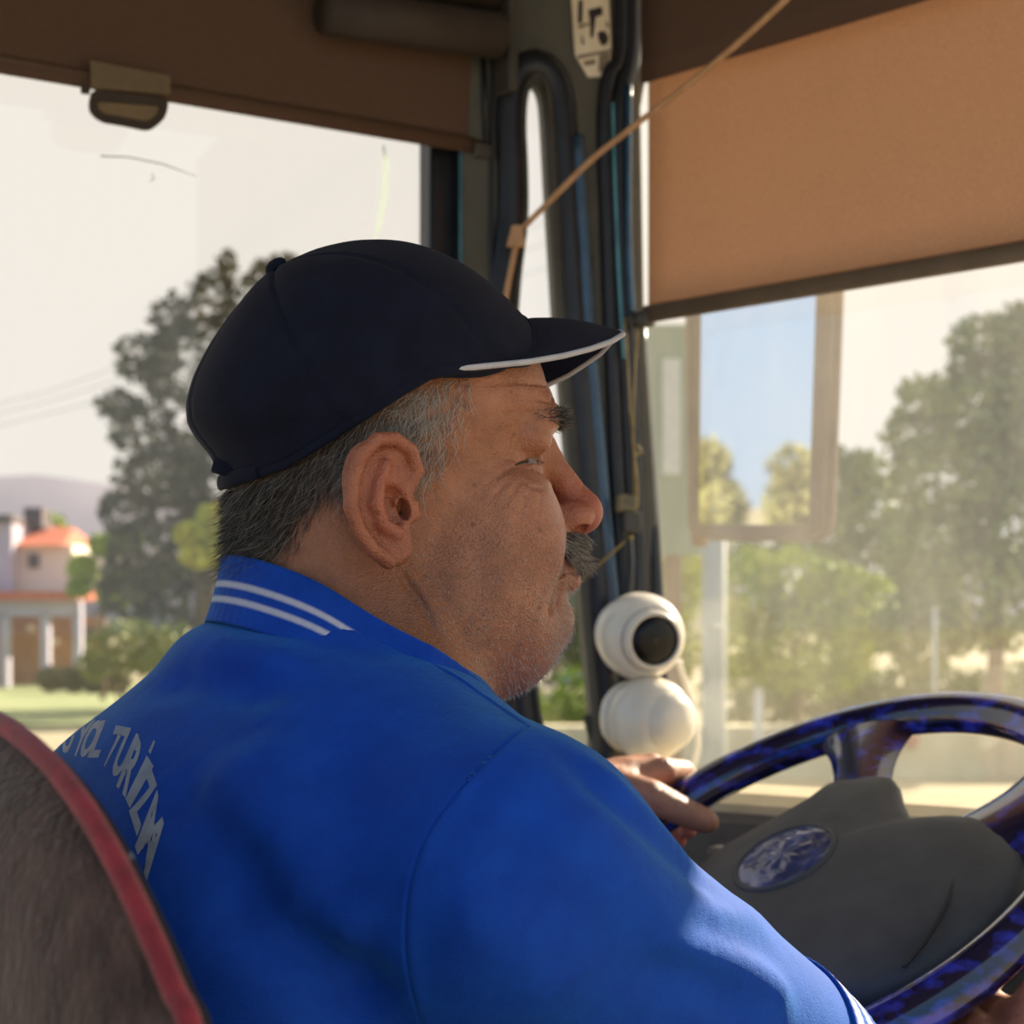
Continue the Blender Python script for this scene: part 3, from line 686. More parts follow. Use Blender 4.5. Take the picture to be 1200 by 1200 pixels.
# two dome cameras on the pillar, one above the other
def dome(px, py, Y, face, r_, label, lens):
    c = P(px, py, Y); face = Vector(face).normalized()
    e_ = empty('dome_camera', c, label, 'camera')
    lathe('housing', [(0.55*r_, -0.75*r_), (0.86*r_, -0.62*r_), (1.0*r_, -0.25*r_), (1.0*r_, 0.02*r_), (0.93*r_, 0.32*r_), (0.76*r_, 0.60*r_), (0.60*r_, 0.66*r_), (0.52*r_, 0.60*r_)], c, face, 'white_plastic', e_, seg=48)
    lathe('mount', [(0.8*r_, -0.95*r_), (0.86*r_, -0.80*r_), (0.80*r_, -0.62*r_)], c, face, 'white_plastic', e_, seg=40)
    if lens:
        lathe('lens_ring', [(0.68*r_, 0.50*r_), (0.68*r_, 0.74*r_), (0.62*r_, 0.86*r_), (0.57*r_, 0.86*r_), (0.56*r_, 0.78*r_)], c, face, 'white_plastic', e_, seg=40)
        lathe('lens', [(0.57*r_, 0.70*r_), (0.565*r_, 0.82*r_), (0.34*r_, 0.88*r_), (0.01*r_, 0.91*r_)], c, face, 'black_lens', e_, seg=40)
        lathe('lens_centre', [(0.10*r_, 0.86*r_), (0.09*r_, 0.90*r_), (0.02*r_, 0.91*r_)], c, face, 'dark_plastic', e_, seg=20)
        lathe('groove', [(0.72*r_, 0.585*r_), (0.74*r_, 0.60*r_), (0.72*r_, 0.62*r_)], c, face, 'dark_plastic', e_, seg=40)
    else:
        lathe('cover', [(0.74*r_, 0.50*r_), (0.72*r_, 0.66*r_), (0.60*r_, 0.86*r_), (0.40*r_, 1.0*r_), (0.01*r_, 1.06*r_)], c, face, 'white_plastic', e_, seg=48)
        lathe('cover_ring', [(0.745*r_, 0.54*r_), (0.765*r_, 0.57*r_), (0.745*r_, 0.60*r_)], c, face, 'sign_pale', e_, seg=48)
    return e_
dome(752, 746, 1.93, (0.28, -0.92, -0.10), 0.0470, 'white dome camera with a black round lens, above the blank one', True)
dome(764, 843, 1.92, (0.62, -0.72, -0.05), 0.0455, 'white dome camera turned aside with a blank cover, below the one with a lens', False)
cw = link('cable', bm_mesh('cable', tube_bm(catmull([P(795, 775, 2.06), P(803, 800, 2.07), P(812, 830, 2.07), P(818, 870, 2.06), P(812, 900, 2.05)], 6), 0.0035, 8)), 'white_plastic'); tag(cw, 'white cable running down beside the dome cameras', 'cable')
cw = link('cable', bm_mesh('cable', tube_bm(catmull([P(688, 838, 2.0), P(694, 860, 2.0), P(702, 890, 2.0), P(706, 930, 2.0)], 6), 0.0055, 8)), 'pillar_plastic'); tag(cw, 'grey hose bending down the foot of the corner pillar', 'cable')

# dashboard
dz = ws_(1000, 932).z
dash = empty('dashboard', wso(1000, 1000, 0.2), 'black dashboard with a pale top edge under the windscreen', 'dashboard')
prof_d = [(-0.005, 0.0), (-0.02, 0.004), (-0.10, 0.0), (-0.125, -0.012), (-0.135, -0.03)]
def sweep_prof(name, prof, q0, q1, zoff, material):
    bm = bmesh.new(); gr = []
    for i in range(25):
        q = q0+(q1-q0)*i/24; base = Vector((CORN.x, CORN.y, 0))+SD*q
        gr.append([bm.verts.new(base+SN*a+UP*(zoff+b+0.012*sin(pi*i/24))) for a, b in prof])
    for i in range(24):
        for j in range(len(prof)-1): bm.faces.new((gr[i][j], gr[i+1][j], gr[i+1][j+1], gr[i][j+1]))
        bm.faces.new((gr[i][0], gr[i][-1], gr[i+1][-1], gr[i+1][0]))
    bm.faces.new(gr[0]); bm.faces.new(gr[-1][::-1]); return link(name, bm_mesh(name, bm), material, dash, smooth=False)
q0_, q1_ = ws2(772, 900)[0], qR-0.02
sweep_prof('dash_top', [(-0.035, -0.06), (-0.035, 0.0), (-0.06, 0.006), (-0.13, 0.003), (-0.15, -0.006), (-0.155, -0.02), (-0.15, -0.06)], q0_, q1_, dz, 'dash_beige')
sweep_prof('dash_face', [(-0.04, -0.45), (-0.04, -0.022), (-0.158, -0.014), (-0.172, -0.022), (-0.18, -0.05), (-0.20, -0.16), (-0.26, -0.24), (-0.26, -0.45)], q0_, q1_, dz, 'dash_black')
vb = P(870, 1018, 1.62); link('air_vent', bm_mesh('air_vent', box_bm(vb, SD*0.035, UP*0.018, SN*0.01, 0.004)), 'rubber', dash)
for k in range(4): link('vent_slat', bm_mesh('vent_slat', box_bm(vb-SN*0.011+UP*(0.011-0.0075*k), SD*0.030, UP*0.0015, SN*0.003)), 'dash_black', dash)

# wheel --------------------------------------------------------------------------------------------

# ================================================================== OUTSIDE
gnd = plate('ground', [[(-700, -200), (900, -200), (900, 1500), (-700, 1500)]], Vector((0, 0, 0)), Vector((1, 0, 0)), Vector((0, 1, 0)), 0.02, 'ground'); tag(gnd, 'dry sunlit ground around the bus', 'ground', kind='structure')
rd = plate('road', [[(-60, -3), (70, -3), (70, 4.2), (-60, 4.2)]], Vector((1.5, 3, 0.03))+L*2, F, L, 0.015, 'road'); tag(rd, 'pale asphalt road the bus stands on', 'road', kind='structure')
gr_ = plate('lawn', [[(-40, 36), (-4, 36), (-4, 60), (-40, 60)]], Vector((0, 0, 0.05)), Vector((1, 0, 0)), Vector((0, 1, 0)), 0.02, 'grass'); tag(gr_, 'pale green lawn before the white house', 'lawn', kind='structure')

# body of the bus under the windows (the mirror sees nothing of it)
def leaf_cloud(rg, n, size):
    """n small leaf quads facing every way, round given centres"""
    V_ = []; a = rg.normal(size=(n, 3)); a /= np.linalg.norm(a, axis=1, keepdims=True); b = np.cross(a, rg.normal(size=(n, 3))); b /= np.linalg.norm(b, axis=1, keepdims=True)
    s = size*rg.uniform(0.6, 1.4, (n, 1)); return a*s, b*s*0.6
def foliage(name, blobs, n, size, material, parent, seed):
    rg = np.random.default_rng(seed); w = np.array([b[1][0]*b[1][1]*b[1][2] for b in blobs])**0.67; i = rg.choice(len(blobs), n, p=w/w.sum())
    d = rg.normal(size=(n, 3)); d /= np.linalg.norm(d, axis=1, keepdims=True); rr = rg.uniform(0.35, 1.0, (n, 1))**0.5
    c = np.array([b[0] for b in blobs])[i]+d*rr*np.array([b[1] for b in blobs])[i]
    a, b = leaf_cloud(rg, n, size); VV = np.stack([c-a, c-b*0.9, c+a, c+b*0.9], 1).reshape(-1, 3)
    return link(name, mesh_quads(name, VV, np.arange(4*n).reshape(-1, 4)), material, parent, smooth=False)
def tree(name, label, cat, base, height, blobs, n, size, material, seed, trunk=0.18, group=None):
    """blobs: (px offset-free) ellipsoids relative to the base"""
    e_ = empty(name, base, label, cat, group); b = Vector(base)
    rg = random.Random(seed)
    bm = tube_bm(catmull([b, b+Vector((0.1, 0, height*0.35)), b+Vector((-0.05, 0.1, height*0.7))], 4), [trunk*(1-0.08*k) for k in range(9)], 8)
    tk = link('trunk', bm_mesh('trunk', bm), 'bark', e_)
    for k in range(5):
        q = blobs[rg.randrange(len(blobs))][0]
        link('branch', bm_mesh('branch', tube_bm([b+Vector((0, 0.05, height*(0.3+0.08*k))), (b+Vector((0, 0, height*0.45))+b+Vector(q))/2, b+Vector(q)], [trunk*0.45, trunk*0.3, trunk*0.12], 6)), 'bark', e_)
    foliage('foliage', [(tuple(b+Vector(c)), r_) for c, r_ in blobs], n, size, material, e_, seed); return e_
def px_blobs(base, Y, items):
    out = []
    for (px, py, rx, ry) in items:
        p = P(px, py, Y)-Vector(base); s = Y/FPX; out.append((tuple(p), (rx*s, max(rx, ry)*s*0.8, ry*s)))
    return out
def ground_at(px, Y): return Vector(((px-CX)/FPX*Y, Y, 0.0))
# the big dark conifer behind the man's cap
b0 = ground_at(235, 44)
tree('conifer_tree', 'tall dark conifer with ragged top behind the navy cap', 'tree', b0, 11, px_blobs(b0, 44, [(265, 315, 12, 26), (305, 325, 12, 20), (250, 350, 34, 34), (200, 372, 26, 30), (330, 340, 50, 44), (170, 420, 40, 30), (230, 430, 70, 60), (140, 475, 30, 18), (165, 500, 44, 34), (190, 560, 60, 40), (150, 600, 36, 30), (260, 560, 80, 80), (190, 650, 64, 50), (150, 690, 40, 44), (235, 700, 80, 66), (320, 480, 90, 120), (340, 640, 90, 120)]), 15000, 0.13, 'leaf_conifer', 21, 0.3)
b0 = ground_at(236, 40); tree('flowering_shrub', 'yellow green shrub in front of the dark conifer', 'shrub', b0, 4, px_blobs(b0, 40, [(225, 625, 22, 14), (250, 602, 20, 12), (235, 650, 26, 16), (262, 640, 20, 30)]), 1500, 0.10, 'leaf_lime', 22, 0.08)
b0 = ground_at(120, 47); tree('olive_shrub', 'olive shrub with yellow leaves beside the white house', 'shrub', b0, 3.5, px_blobs(b0, 47, [(128, 640, 26, 16), (150, 632, 20, 14), (96, 668, 20, 20), (140, 690, 30, 26), (92, 690, 16, 10)]), 2200, 0.10, 'leaf_green', 23, 0.08)
b0 = ground_at(140, 37); tree('low_bush', 'low brown green bush under the conifer', 'bush', b0, 1.6, px_blobs(b0, 37, [(150, 760, 50, 34), (200, 765, 50, 34), (110, 780, 20, 20)]), 1600, 0.10, 'leaf_dusty', 24, 0.06)
b0 = ground_at(60, 75); tree('garden_tree', 'small tree behind the tiled roof', 'tree', b0, 5, px_blobs(b0, 75, [(58, 612, 20, 10), (70, 624, 16, 12)]), 500, 0.13, 'leaf_green', 25, 0.1)
# greenery ahead of the windscreen
b0 = ground_at(1160, 26); tree('broadleaf_tree', 'large dusty green tree ahead of the windscreen', 'tree', b0, 6.5, px_blobs(b0, 26, [(1165, 400, 54, 34), (1215, 390, 60, 40), (1130, 430, 26, 24), (1090, 470, 44, 34), (1150, 480, 70, 50), (1060, 510, 30, 30), (1220, 480, 70, 90), (1120, 560, 84, 60), (1200, 600, 80, 90), (1090, 640, 60, 50), (1150, 700, 100, 70), (1080, 740, 60, 50)]), 12000, 0.085, 'leaf_dusty', 31, 0.16)
b0 = ground_at(930, 30); tree('green_shrub', 'bright yellow green shrub under the outside mirror', 'shrub', b0, 3.2, px_blobs(b0, 30, [(880, 690, 44, 50), (930, 680, 50, 40), (980, 700, 50, 44), (860, 760, 44, 50), (950, 760, 80, 60), (1020, 720, 40, 50)]), 5000, 0.09, 'leaf_green', 32, 0.08)
b0 = ground_at(990, 40); tree('tan_tree', 'tawny green tree between mirror and dusty tree', 'tree', b0, 5.5, px_blobs(b0, 40, [(985, 580, 40, 44), (1020, 600, 50, 50), (960, 620, 40, 50), (1040, 650, 60, 50), (975, 540, 26, 20), (1010, 545, 30, 20), (940, 600, 30, 50), (880, 640, 60, 40)]), 5000, 0.11, 'leaf_dusty', 33, 0.12)
b0 = ground_at(780, 28); tree('green_shrub', 'light green shrub seen past the corner pillar', 'shrub', b0, 3.2, px_blobs(b0, 28, [(790, 640, 40, 60), (800, 720, 44, 70), (770, 800, 40, 50), (640, 840, 44, 30), (672, 820, 30, 40)]), 3600, 0.085, 'leaf_green', 34, 0.08)
b0 = ground_at(960, 33); tree('hedge', 'long olive hedge along the far roadside', 'hedge', b0, 1.6, px_blobs(b0, 33, [(860+40*i, 815+6*sin(i*2), 44, 40) for i in range(12)]), 6000, 0.09, 'leaf_dusty', 35, 0.06)
b0 = ground_at(650, 36); tree('far_bush', 'grey green bush seen below the man\'s chin', 'bush', b0, 2.5, px_blobs(b0, 36, [(640, 720, 40, 60), (670, 700, 40, 60), (640, 780, 50, 40), (700, 760, 40, 60)]), 2200, 0.11, 'leaf_dusty', 36, 0.06)

# hill and house
bm = bmesh.new(); pr = []; hp = [(-400, 600), (-150, 575), (-40, 560), (40, 556), (90, 562), (150, 572), (260, 590), (420, 620), (700, 650), (1000, 640), (1500, 640)]
hv = [P(x, y, 620) for x, y in hp]; A_ = [bm.verts.new(v) for v in hv]; B_ = [bm.verts.new(Vector((v.x, 560, 0))) for v in hv]; C_ = [bm.verts.new(Vector((v.x, 720, 0))) for v in hv]
for i in range(len(hv)-1): bm.faces.new((B_[i], B_[i+1], A_[i+1], A_[i])); bm.faces.new((A_[i], A_[i+1], C_[i+1], C_[i]))
hl_o = link('hill', bm_mesh('hill', bm), 'hill'); tag(hl_o, 'pale hazy hill on the horizon', 'hill', kind='structure')

HYD = 58.0; hs = HYD/FPX
def hp3(px, py, dy=0.0): p = P(px, py, HYD); return Vector((p.x, HYD+dy, p.z))
house = empty('house', ground_at(40, HYD+3), 'white two storey house with a red tiled roof and porch', 'house')
def hbox(name, x0, x1, y0, y1, d0, d1, m_, parent=house, bev=0.0):
    a, b = hp3(x0, y1), hp3(x1, y0); z0, z1 = max(min(a.z, b.z), 0.0), b.z
    return box(name, ((a.x+b.x)/2, HYD+(d0+d1)/2, (z0+z1)/2), (abs(b.x-a.x)/2, 0, 0), (0, (d1-d0)/2, 0), (0, 0, (z1-z0)/2), m_, parent, bev)
hbox('upper_wall', -60, 76, 636, 700, 1.0, 6.0, 'house_white'); hbox('upper_wall', -80, 12, 610, 700, 0.2, 5.0, 'house_lilac')
hbox('wing_wall', 60, 112, 648, 700, 1.4, 6.0, 'house_white')
bm = bmesh.new(); q = [hp3(8, 638, 0.6), hp3(68, 638, 0.6), hp3(58, 612, 3.2), hp3(10, 610, 3.2), hp3(72, 638, 6.4), hp3(8, 638, 6.4)]; v_ = [bm.verts.new(x) for x in q]
bm.faces.new((v_[0], v_[1], v_[2], v_[3])); bm.faces.new((v_[1], v_[4], v_[2])); bm.faces.new((v_[4], v_[5], v_[3], v_[2])); bm.faces.new((v_[0], v_[3], v_[5])); bm.faces.new((v_[0], v_[5], v_[4], v_[1]))
link('roof', bm_mesh('roof', bm), 'roof_tile', house, smooth=False)
hbox('chimney', 8, 30, 590, 614, 2.0, 3.0, 'house_dark'); hbox('flat_roof', -80, 14, 603, 612, 0.0, 5.4, 'house_dark')
w_ = hbox('window', 24, 37, 648, 664, 0.9, 1.05, 'house_dark'); 
hbox('porch_roof', -80, 108, 694, 704, -2.0, 1.5, 'roof_tile'); hbox('porch_beam', -80, 108, 704, 722, -1.6, -1.2, 'house_lilac')
for x in (-40, 21, 67, 104): hbox('porch_column', x-4.5, x+4.5, 720, 808, -1.6, -1.2, 'house_lilac')
hbox('porch_wall', -80, 108, 722, 808, 1.6, 2.0, 'brick_wall'); hbox('porch_door', 76, 96, 736, 808, 1.45, 1.6, 'hedge_dark')
for x, y in ((28, 736), (85, 733), (57, 752)):
    lathe('porch_lamp', [(0.001, -0.14), (0.12, -0.08), (0.14, 0), (0.12, 0.08), (0.001, 0.14)], hp3(x, y, 0.8), UP, 'house_white', house, seg=14)
gw = box('garden_wall', (hp3(0, 800).x, HYD-6, 0.45), (1.15, 0, 0), (0, 0.15, 0), (0, 0, 0.55), 'brick_wall'); tag(gw, 'orange brick garden wall before the porch', 'wall')
b0 = ground_at(90, 52); tree('dark_hedge', 'dark clipped hedge beside the orange garden wall', 'hedge', b0, 1.0, px_blobs(b0, 52, [(60, 796, 18, 15), (85, 796, 18, 15), (110, 798, 18, 15), (135, 800, 18, 15)]), 2600, 0.09, 'hedge_dark', 37, 0.05)

# posts, poles, kerb by the road
def post(name, label, cat, px0, px1, ytop, Y, material, cap=True):
    x0 = (px0-CX)/FPX*Y; x1 = (px1-CX)/FPX*Y; zt = CAMZ+(HY-ytop)/FPX*Y; r_ = (x1-x0)/2
    e_ = empty(name, Vector(((x0+x1)/2, Y, 0.0)), label, cat)
    c = Vector(((x0+x1)/2, Y, 0)); lathe('shaft', [(r_, 0.0), (r_, zt*0.5), (r_*0.97, zt)], c, UP, material, e_, seg=20)
    lathe('foot', [(r_*1.8, 0.0), (r_*1.8, 0.04), (r_*1.1, 0.10)], c, UP, material, e_, seg=20); lathe('cap', [(r_*1.05, zt-0.02), (r_*1.05, zt+0.02), (r_*0.4, zt+0.05)], c, UP, material, e_, seg=20); return e_
post('signal_post', 'pale grey steel post at the roadside below the mirror', 'post', 822, 851, 380, 7.5, 'post_grey')
post('marker_post', 'thin white pole standing before the dusty tree', 'pole', 1093, 1098, 714, 24, 'sign_pale')
post('marker_post', 'short pale stake in front of the hedge', 'stake', 884, 894, 812, 20, 'sign_pale')
kb = box('low_wall', Vector((5.2, 24.2, 0.36)), Vector((7, 0, 0)), Vector((0, 0.25, 0)), (0, 0, 0.36), 'kerb', None, 0.02); tag(kb, 'low pale concrete wall along the far side of the road', 'wall')
rm_ = empty('red_marker', P(1068, 868, 23.86), 'small red reflector fixed to the low pale wall', 'reflector')
lathe('reflector_disc', [(0.10, -0.08), (0.11, -0.02), (0.10, 0.03), (0.05, 0.05)], P(1068, 868, 23.86), Vector((0, -1, 0)), 'signal_red', rm_, seg=20)
lathe('reflector_rim', [(0.12, -0.08), (0.125, -0.03), (0.112, -0.02)], P(1068, 868, 23.86), Vector((0, -1, 0)), 'kerb', rm_, seg=20)
slab_o = plate('slab', [[(0, 0), (14, 0), (14, 1.5), (9, 1.25), (4, 0.62)]], P(1000, 812, 30)-UP*P(1000, 812, 30).z+UP*0.0, Vector((1, 0, 0)), UP, 0.4, 'kerb', bevel=0.05); tag(slab_o, 'pale sloping embankment at the roadside', 'wall')  # pale slab climbing towards the right
# green roadside sign panel with a pale strip, seen between pillar and mirror
sg = empty('road_sign', Vector((P(790, 600, 9).x, 9, 0)), 'grey green roadside sign panel with a pale strip', 'sign')
plate('panel', [rounded([(-0.20, 0), (0.16, 0), (0.16, 1.15), (-0.20, 1.15)], 0.03)], P(790, 650, 9)+Vector((0, 0, 0)), Vector((1, 0, 0)), UP, 0.02, 'sign_green', sg, bevel=0.004)
plate('strip', [rounded([(-0.06, 0.40), (0.03, 0.40), (0.03, 0.98), (-0.06, 0.98)], 0.01)], P(790, 650, 9)-Vector((0, 0.024, 0)), Vector((1, 0, 0)), UP, 0.004, 'sign_pale', sg)
box('sign_leg', Vector((P(790, 650, 9).x, 9.05, P(790, 650, 9).z/2)), (0.04, 0, 0), (0, 0.04, 0), (0, 0, P(790, 650, 9).z/2), 'post_brown', sg)
for i, (ya, yb, Y) in enumerate(((470, 372, 60), (482, 396, 60), (496, 425, 60))):
    w_ = link('overhead_wire', bm_mesh('overhead_wire', tube_bm([P(-200+i*4, ya+50, Y), P(60, ya-12, Y), P(320, yb-8, Y), P(700, yb-130, Y)], 0.012, 5)), 'wire')
    tag(w_, ('thin uppermost overhead wire crossing the pale sky', 'thin middle one of three overhead wires in the sky', 'thin lowest one of three overhead wires in the sky')[i], 'wire', 'overhead wires')

# ================================================================== OUTSIDE MIRROR
MY = 2.42; mc = P(896, 470, MY)
mir = empty('wing_mirror', mc, 'tall rectangular wing mirror outside the windscreen', 'mirror')
inc = (mc-K).normalized()
refl = Vector((-0.90, -0.30, 0.0)).normalized(); refl = (refl+UP*0.055).normalized()      # what the glass looks back at
mn = (refl-inc).normalized()                                           # mirror normal
ez_ = mn; ex_ = UP.cross(ez_).normalized(); ey_ = ez_.cross(ex_)
def mirp(px, py): p = on_plane(px, py, mc, ez_); return ((p-mc).dot(ex_), (p-mc).dot(ey_))
gl = [(824, 300), (960, 280), (949, 615), (821, 615)]
if ex_.x < 0: pass
glp = rounded([mirp(*q) for q in gl], 0.008)
plate('mirror_glass', [glp], mc+ez_*0.002, ex_, ey_, 0.0015, 'mirror_glass', mir)
shp = rounded([mirp(*q) for q in [(812, 290), (972, 262), (958, 626), (809, 626)]], 0.02)
plate('mirror_shell', [shp, glp], mc-ez_*0.0085, ex_, ey_, 0.012, 'mirror_shell', mir, bevel=0.005, bres=3)
plate('mirror_back', [shp], mc-ez_*0.024, ex_, ey_, 0.012, 'mirror_shell', mir, bevel=0.010, bres=4)
arm_p = P(812, 500, MY+0.02)
link('mirror_arm', bm_mesh('mirror_arm', tube_bm([P(812, 250, MY+0.15), P(813, 400, MY+0.15), P(815, 560, MY+0.15), P(820, 640, MY+0.15)], 0.012, 12)), 'post_brown', mir)
link('mirror_arm', bm_mesh('mirror_arm', tube_bm([P(812, 250, MY+0.15), P(800, 60, MY+0.05), pp(745, -120)+PN*0.02], 0.012, 12)), 'post_brown', mir)
# what stands behind the bus, seen only in the mirror
def behind(dist, side): q = mc+Vector((refl.x, refl.y, 0)).normalized()*dist; s_ = Vector((-refl.y, refl.x, 0)).normalized(); q = q+s_*side; return Vector((q.x, q.y, 0))
b0 = behind(38, 0.8); tree('roadside_pine', 'green pine reflected in the wing mirror', 'tree', b0, 5, [((0, 0, 2.3), (1.0, 1.0, 0.7)), ((0.5, 0.4, 3.0), (0.6, 0.6, 0.5)), ((-0.5, 0, 1.9), (0.8, 0.8, 0.6))], 1600, 0.11, 'leaf_olive', 41, 0.15)
b0 = behind(34, -1.2); tree('roadside_pine', 'smaller pine beside the other in the wing mirror', 'tree', b0, 4, [((0, 0, 2.2), (0.8, 0.8, 0.7)), ((0, 0, 3.0), (0.5, 0.5, 0.6))], 1400, 0.12, 'leaf_olive', 42, 0.12)
hb = behind(30, -0.2); h2 = empty('far_house', hb, 'white low house reflected in the wing mirror', 'house')
fdir = Vector((refl.x, refl.y, 0)).normalized(); sdir = Vector((-fdir.y, fdir.x, 0))
box('house_walls', hb+UP*0.75, sdir*2.4, fdir*1.2, UP*0.75, 'house_white', h2); box('house_roof', hb+UP*1.56, sdir*2.5, fdir*1.3, UP*0.07, 'house_white', h2, 0.03)
for k_ in (-1, 0, 1): box('window', hb-fdir*1.21+sdir*1.3*k_+UP*0.85, sdir*0.3, fdir*0.02, UP*0.3, 'house_dark', h2)

# ================================================================== THE DRIVER
HO = np.array([-0.085, 0.95, 2.157]); HA = rad(22)    # centre between the ears, heading of the head
hx = np.array([cos(HA), sin(HA), 0]); hy = np.array([-sin(HA), cos(HA), 0]); hz_ = np.array([0, 0, 1.0])
HM = np.stack([hx, hy, hz_], 1)
TN = np.array([-0.10, 0.96, 2.0])                      # base of the neck
TM = np.stack([np.array(F), np.array(L), np.array(UP)], 1)
SH_R = np.array([0.000, 0.800, 1.974]); EL_R = np.array([0.165, 0.955, 1.832])
SH_L = np.array([-0.2035, 1.12, 1.995]); 

WC = Vector((.2139, 1.349, 1.906)); WT = rad(32.5); WR = 0.225; WRIM = 0.018   # steering wheel: centre, tilt, radii
WU = F*cos(WT)+UP*sin(WT); WN = (-F*sin(WT)+UP*cos(WT))
def wheel(x, y, h=0.0): return WC + R*x + WU*y + WN*h
def wpol(deg, r, h=0.0): return wheel(r*cos(rad(deg)), r*sin(rad(deg)), h)

body = Field()
hf = Frame(body, HO, HM, 0.001)
wf = Frame(body, (0, 0, 0), np.eye(3), 1.0)
tf = Frame(body, TN, TM, 1.0)

# ---- skull, face masses, neck
hf.ell((13, 0, 55), (83, 70, 72))
hf.ell((56, 0, 66), (50, 58, 44), k=18)
hf.ell((58, 0, -2), (56, 58, 47), k=20)
hf.tube([(0, 0, 10), (-2, 0, -60), (-16, 0, -120)], (62, 62, 68), k=14)
hf.ell((58, 0, -45), (54, 56, 40), k=18)
hf.ell((72, 0, -66), (44, 46, 34), k=16)                  # full under-chin
for s in (-1, 1):
    hf.ell((68, s*34, -14), (38, 30, 36), k=14)           # cheek
    hf.ell((48, s*44, -44), (34, 24, 32), k=14)           # jowl
    hf.ell((75, s*42, 8), (17, 16, 11), k=12)            # cheek bone
    hf.ell((89, s*27, 52), (15, 24, 10), k=15, rot=(s*-16, 'Z'))     # brow ridge
    hf.ell((85, s*37, 40), (10, 16, 8), k=10)               # hooded lid
hf.ell((106, 0, -55), (20, 24, 18), k=12)                 # chin
hf.ell((99, 0, -22), (29, 31, 24), k=12)                  # mouth mass
hf.ell((102, 0, 58), (10.5, 20, 17), k=12)                  # glabella
# ---- eyes
for s in (-1, 1):
    hf.ell((104, s*34, 27), (17, 19, 11), 's', k=8)
    hf.ell((82, s*33, 27), (13.2, 13.8, 13.2), k=2.5)
    hf.ell((89, s*34, 37.5), (8, 17, 5.5), k=4)               # upper lid fold
    hf.ell((90, s*35, 16), (7, 13, 5), k=5)             # eye bag
    hf.ell((92, s*38, 27), (12, 14, 0.75), 's', k=0.5, rot=(s*8, 'X'))
    hf.crease([(96, s*22, 33), (95, s*33, 34), (88, s*43, 31), (80, s*49, 26)], 1.6, -2.0)
    hf.crease([(96, s*22, 21), (94, s*33, 19.5), (88, s*43, 20), (80, s*50, 23)], 1.6, -1.8)
# ---- nose
hf.ell((99, 0, 34), (14, 12, 18), k=6)
hf.tube([(111, 0, 40), (117, 0, 29), (126, 0, 16), (132, 0, 7)], (7, 7.5, 9, 11), k=7)
hf.ell((132, 0, 4), (13, 13, 11.5), k=5)
for s in (-1, 1):
    hf.ell((122, s*13.5, 1), (12, 8, 9), k=4)
    hf.crease([(126, s*20, 12), (116, s*21.5, 10), (110, s*20, 2), (112, s*20, -6)], 2.2, -1.6)
    hf.ell((127, s*12.5, -6.5), (6, 9.5, 5.2), 's', k=1.2, rot=(s*20, 'Z'))
hf.tube([(132, 0, -2), (124, 0, -8), (121, 0, -14)], (5, 4.5, 5), k=4)
# ---- mouth
for s in (-1, 1):
    hf.tube([(127, 0, -22), (123, s*12, -23.5), (109, s*25, -28)], (5.2, 5.0, 2.5), k=4)
    hf.tube([(125.5, 0, -34), (121, s*11, -34), (107, s*22, -31)], (6.2, 5.6, 3), k=4)
    hf.crease([(131, 0, -28.3), (126, s*11, -28.6), (111, s*25, -30), (104, s*31, -34)], 1.8, -2.6)
    hf.crease([(116, s*21, 2), (113, s*29, -10), (108, s*34, -24), (101, s*37, -42), (92, s*38, -56)], 4.0, -4.0)  # cheek fold
    hf.crease([(110, s*27, -34), (105, s*30, -46), (100, s*29, -58)], 3.0, -1.6)
hf.bump((130, 0, -43), (9, 16, 4.5), -3.0)
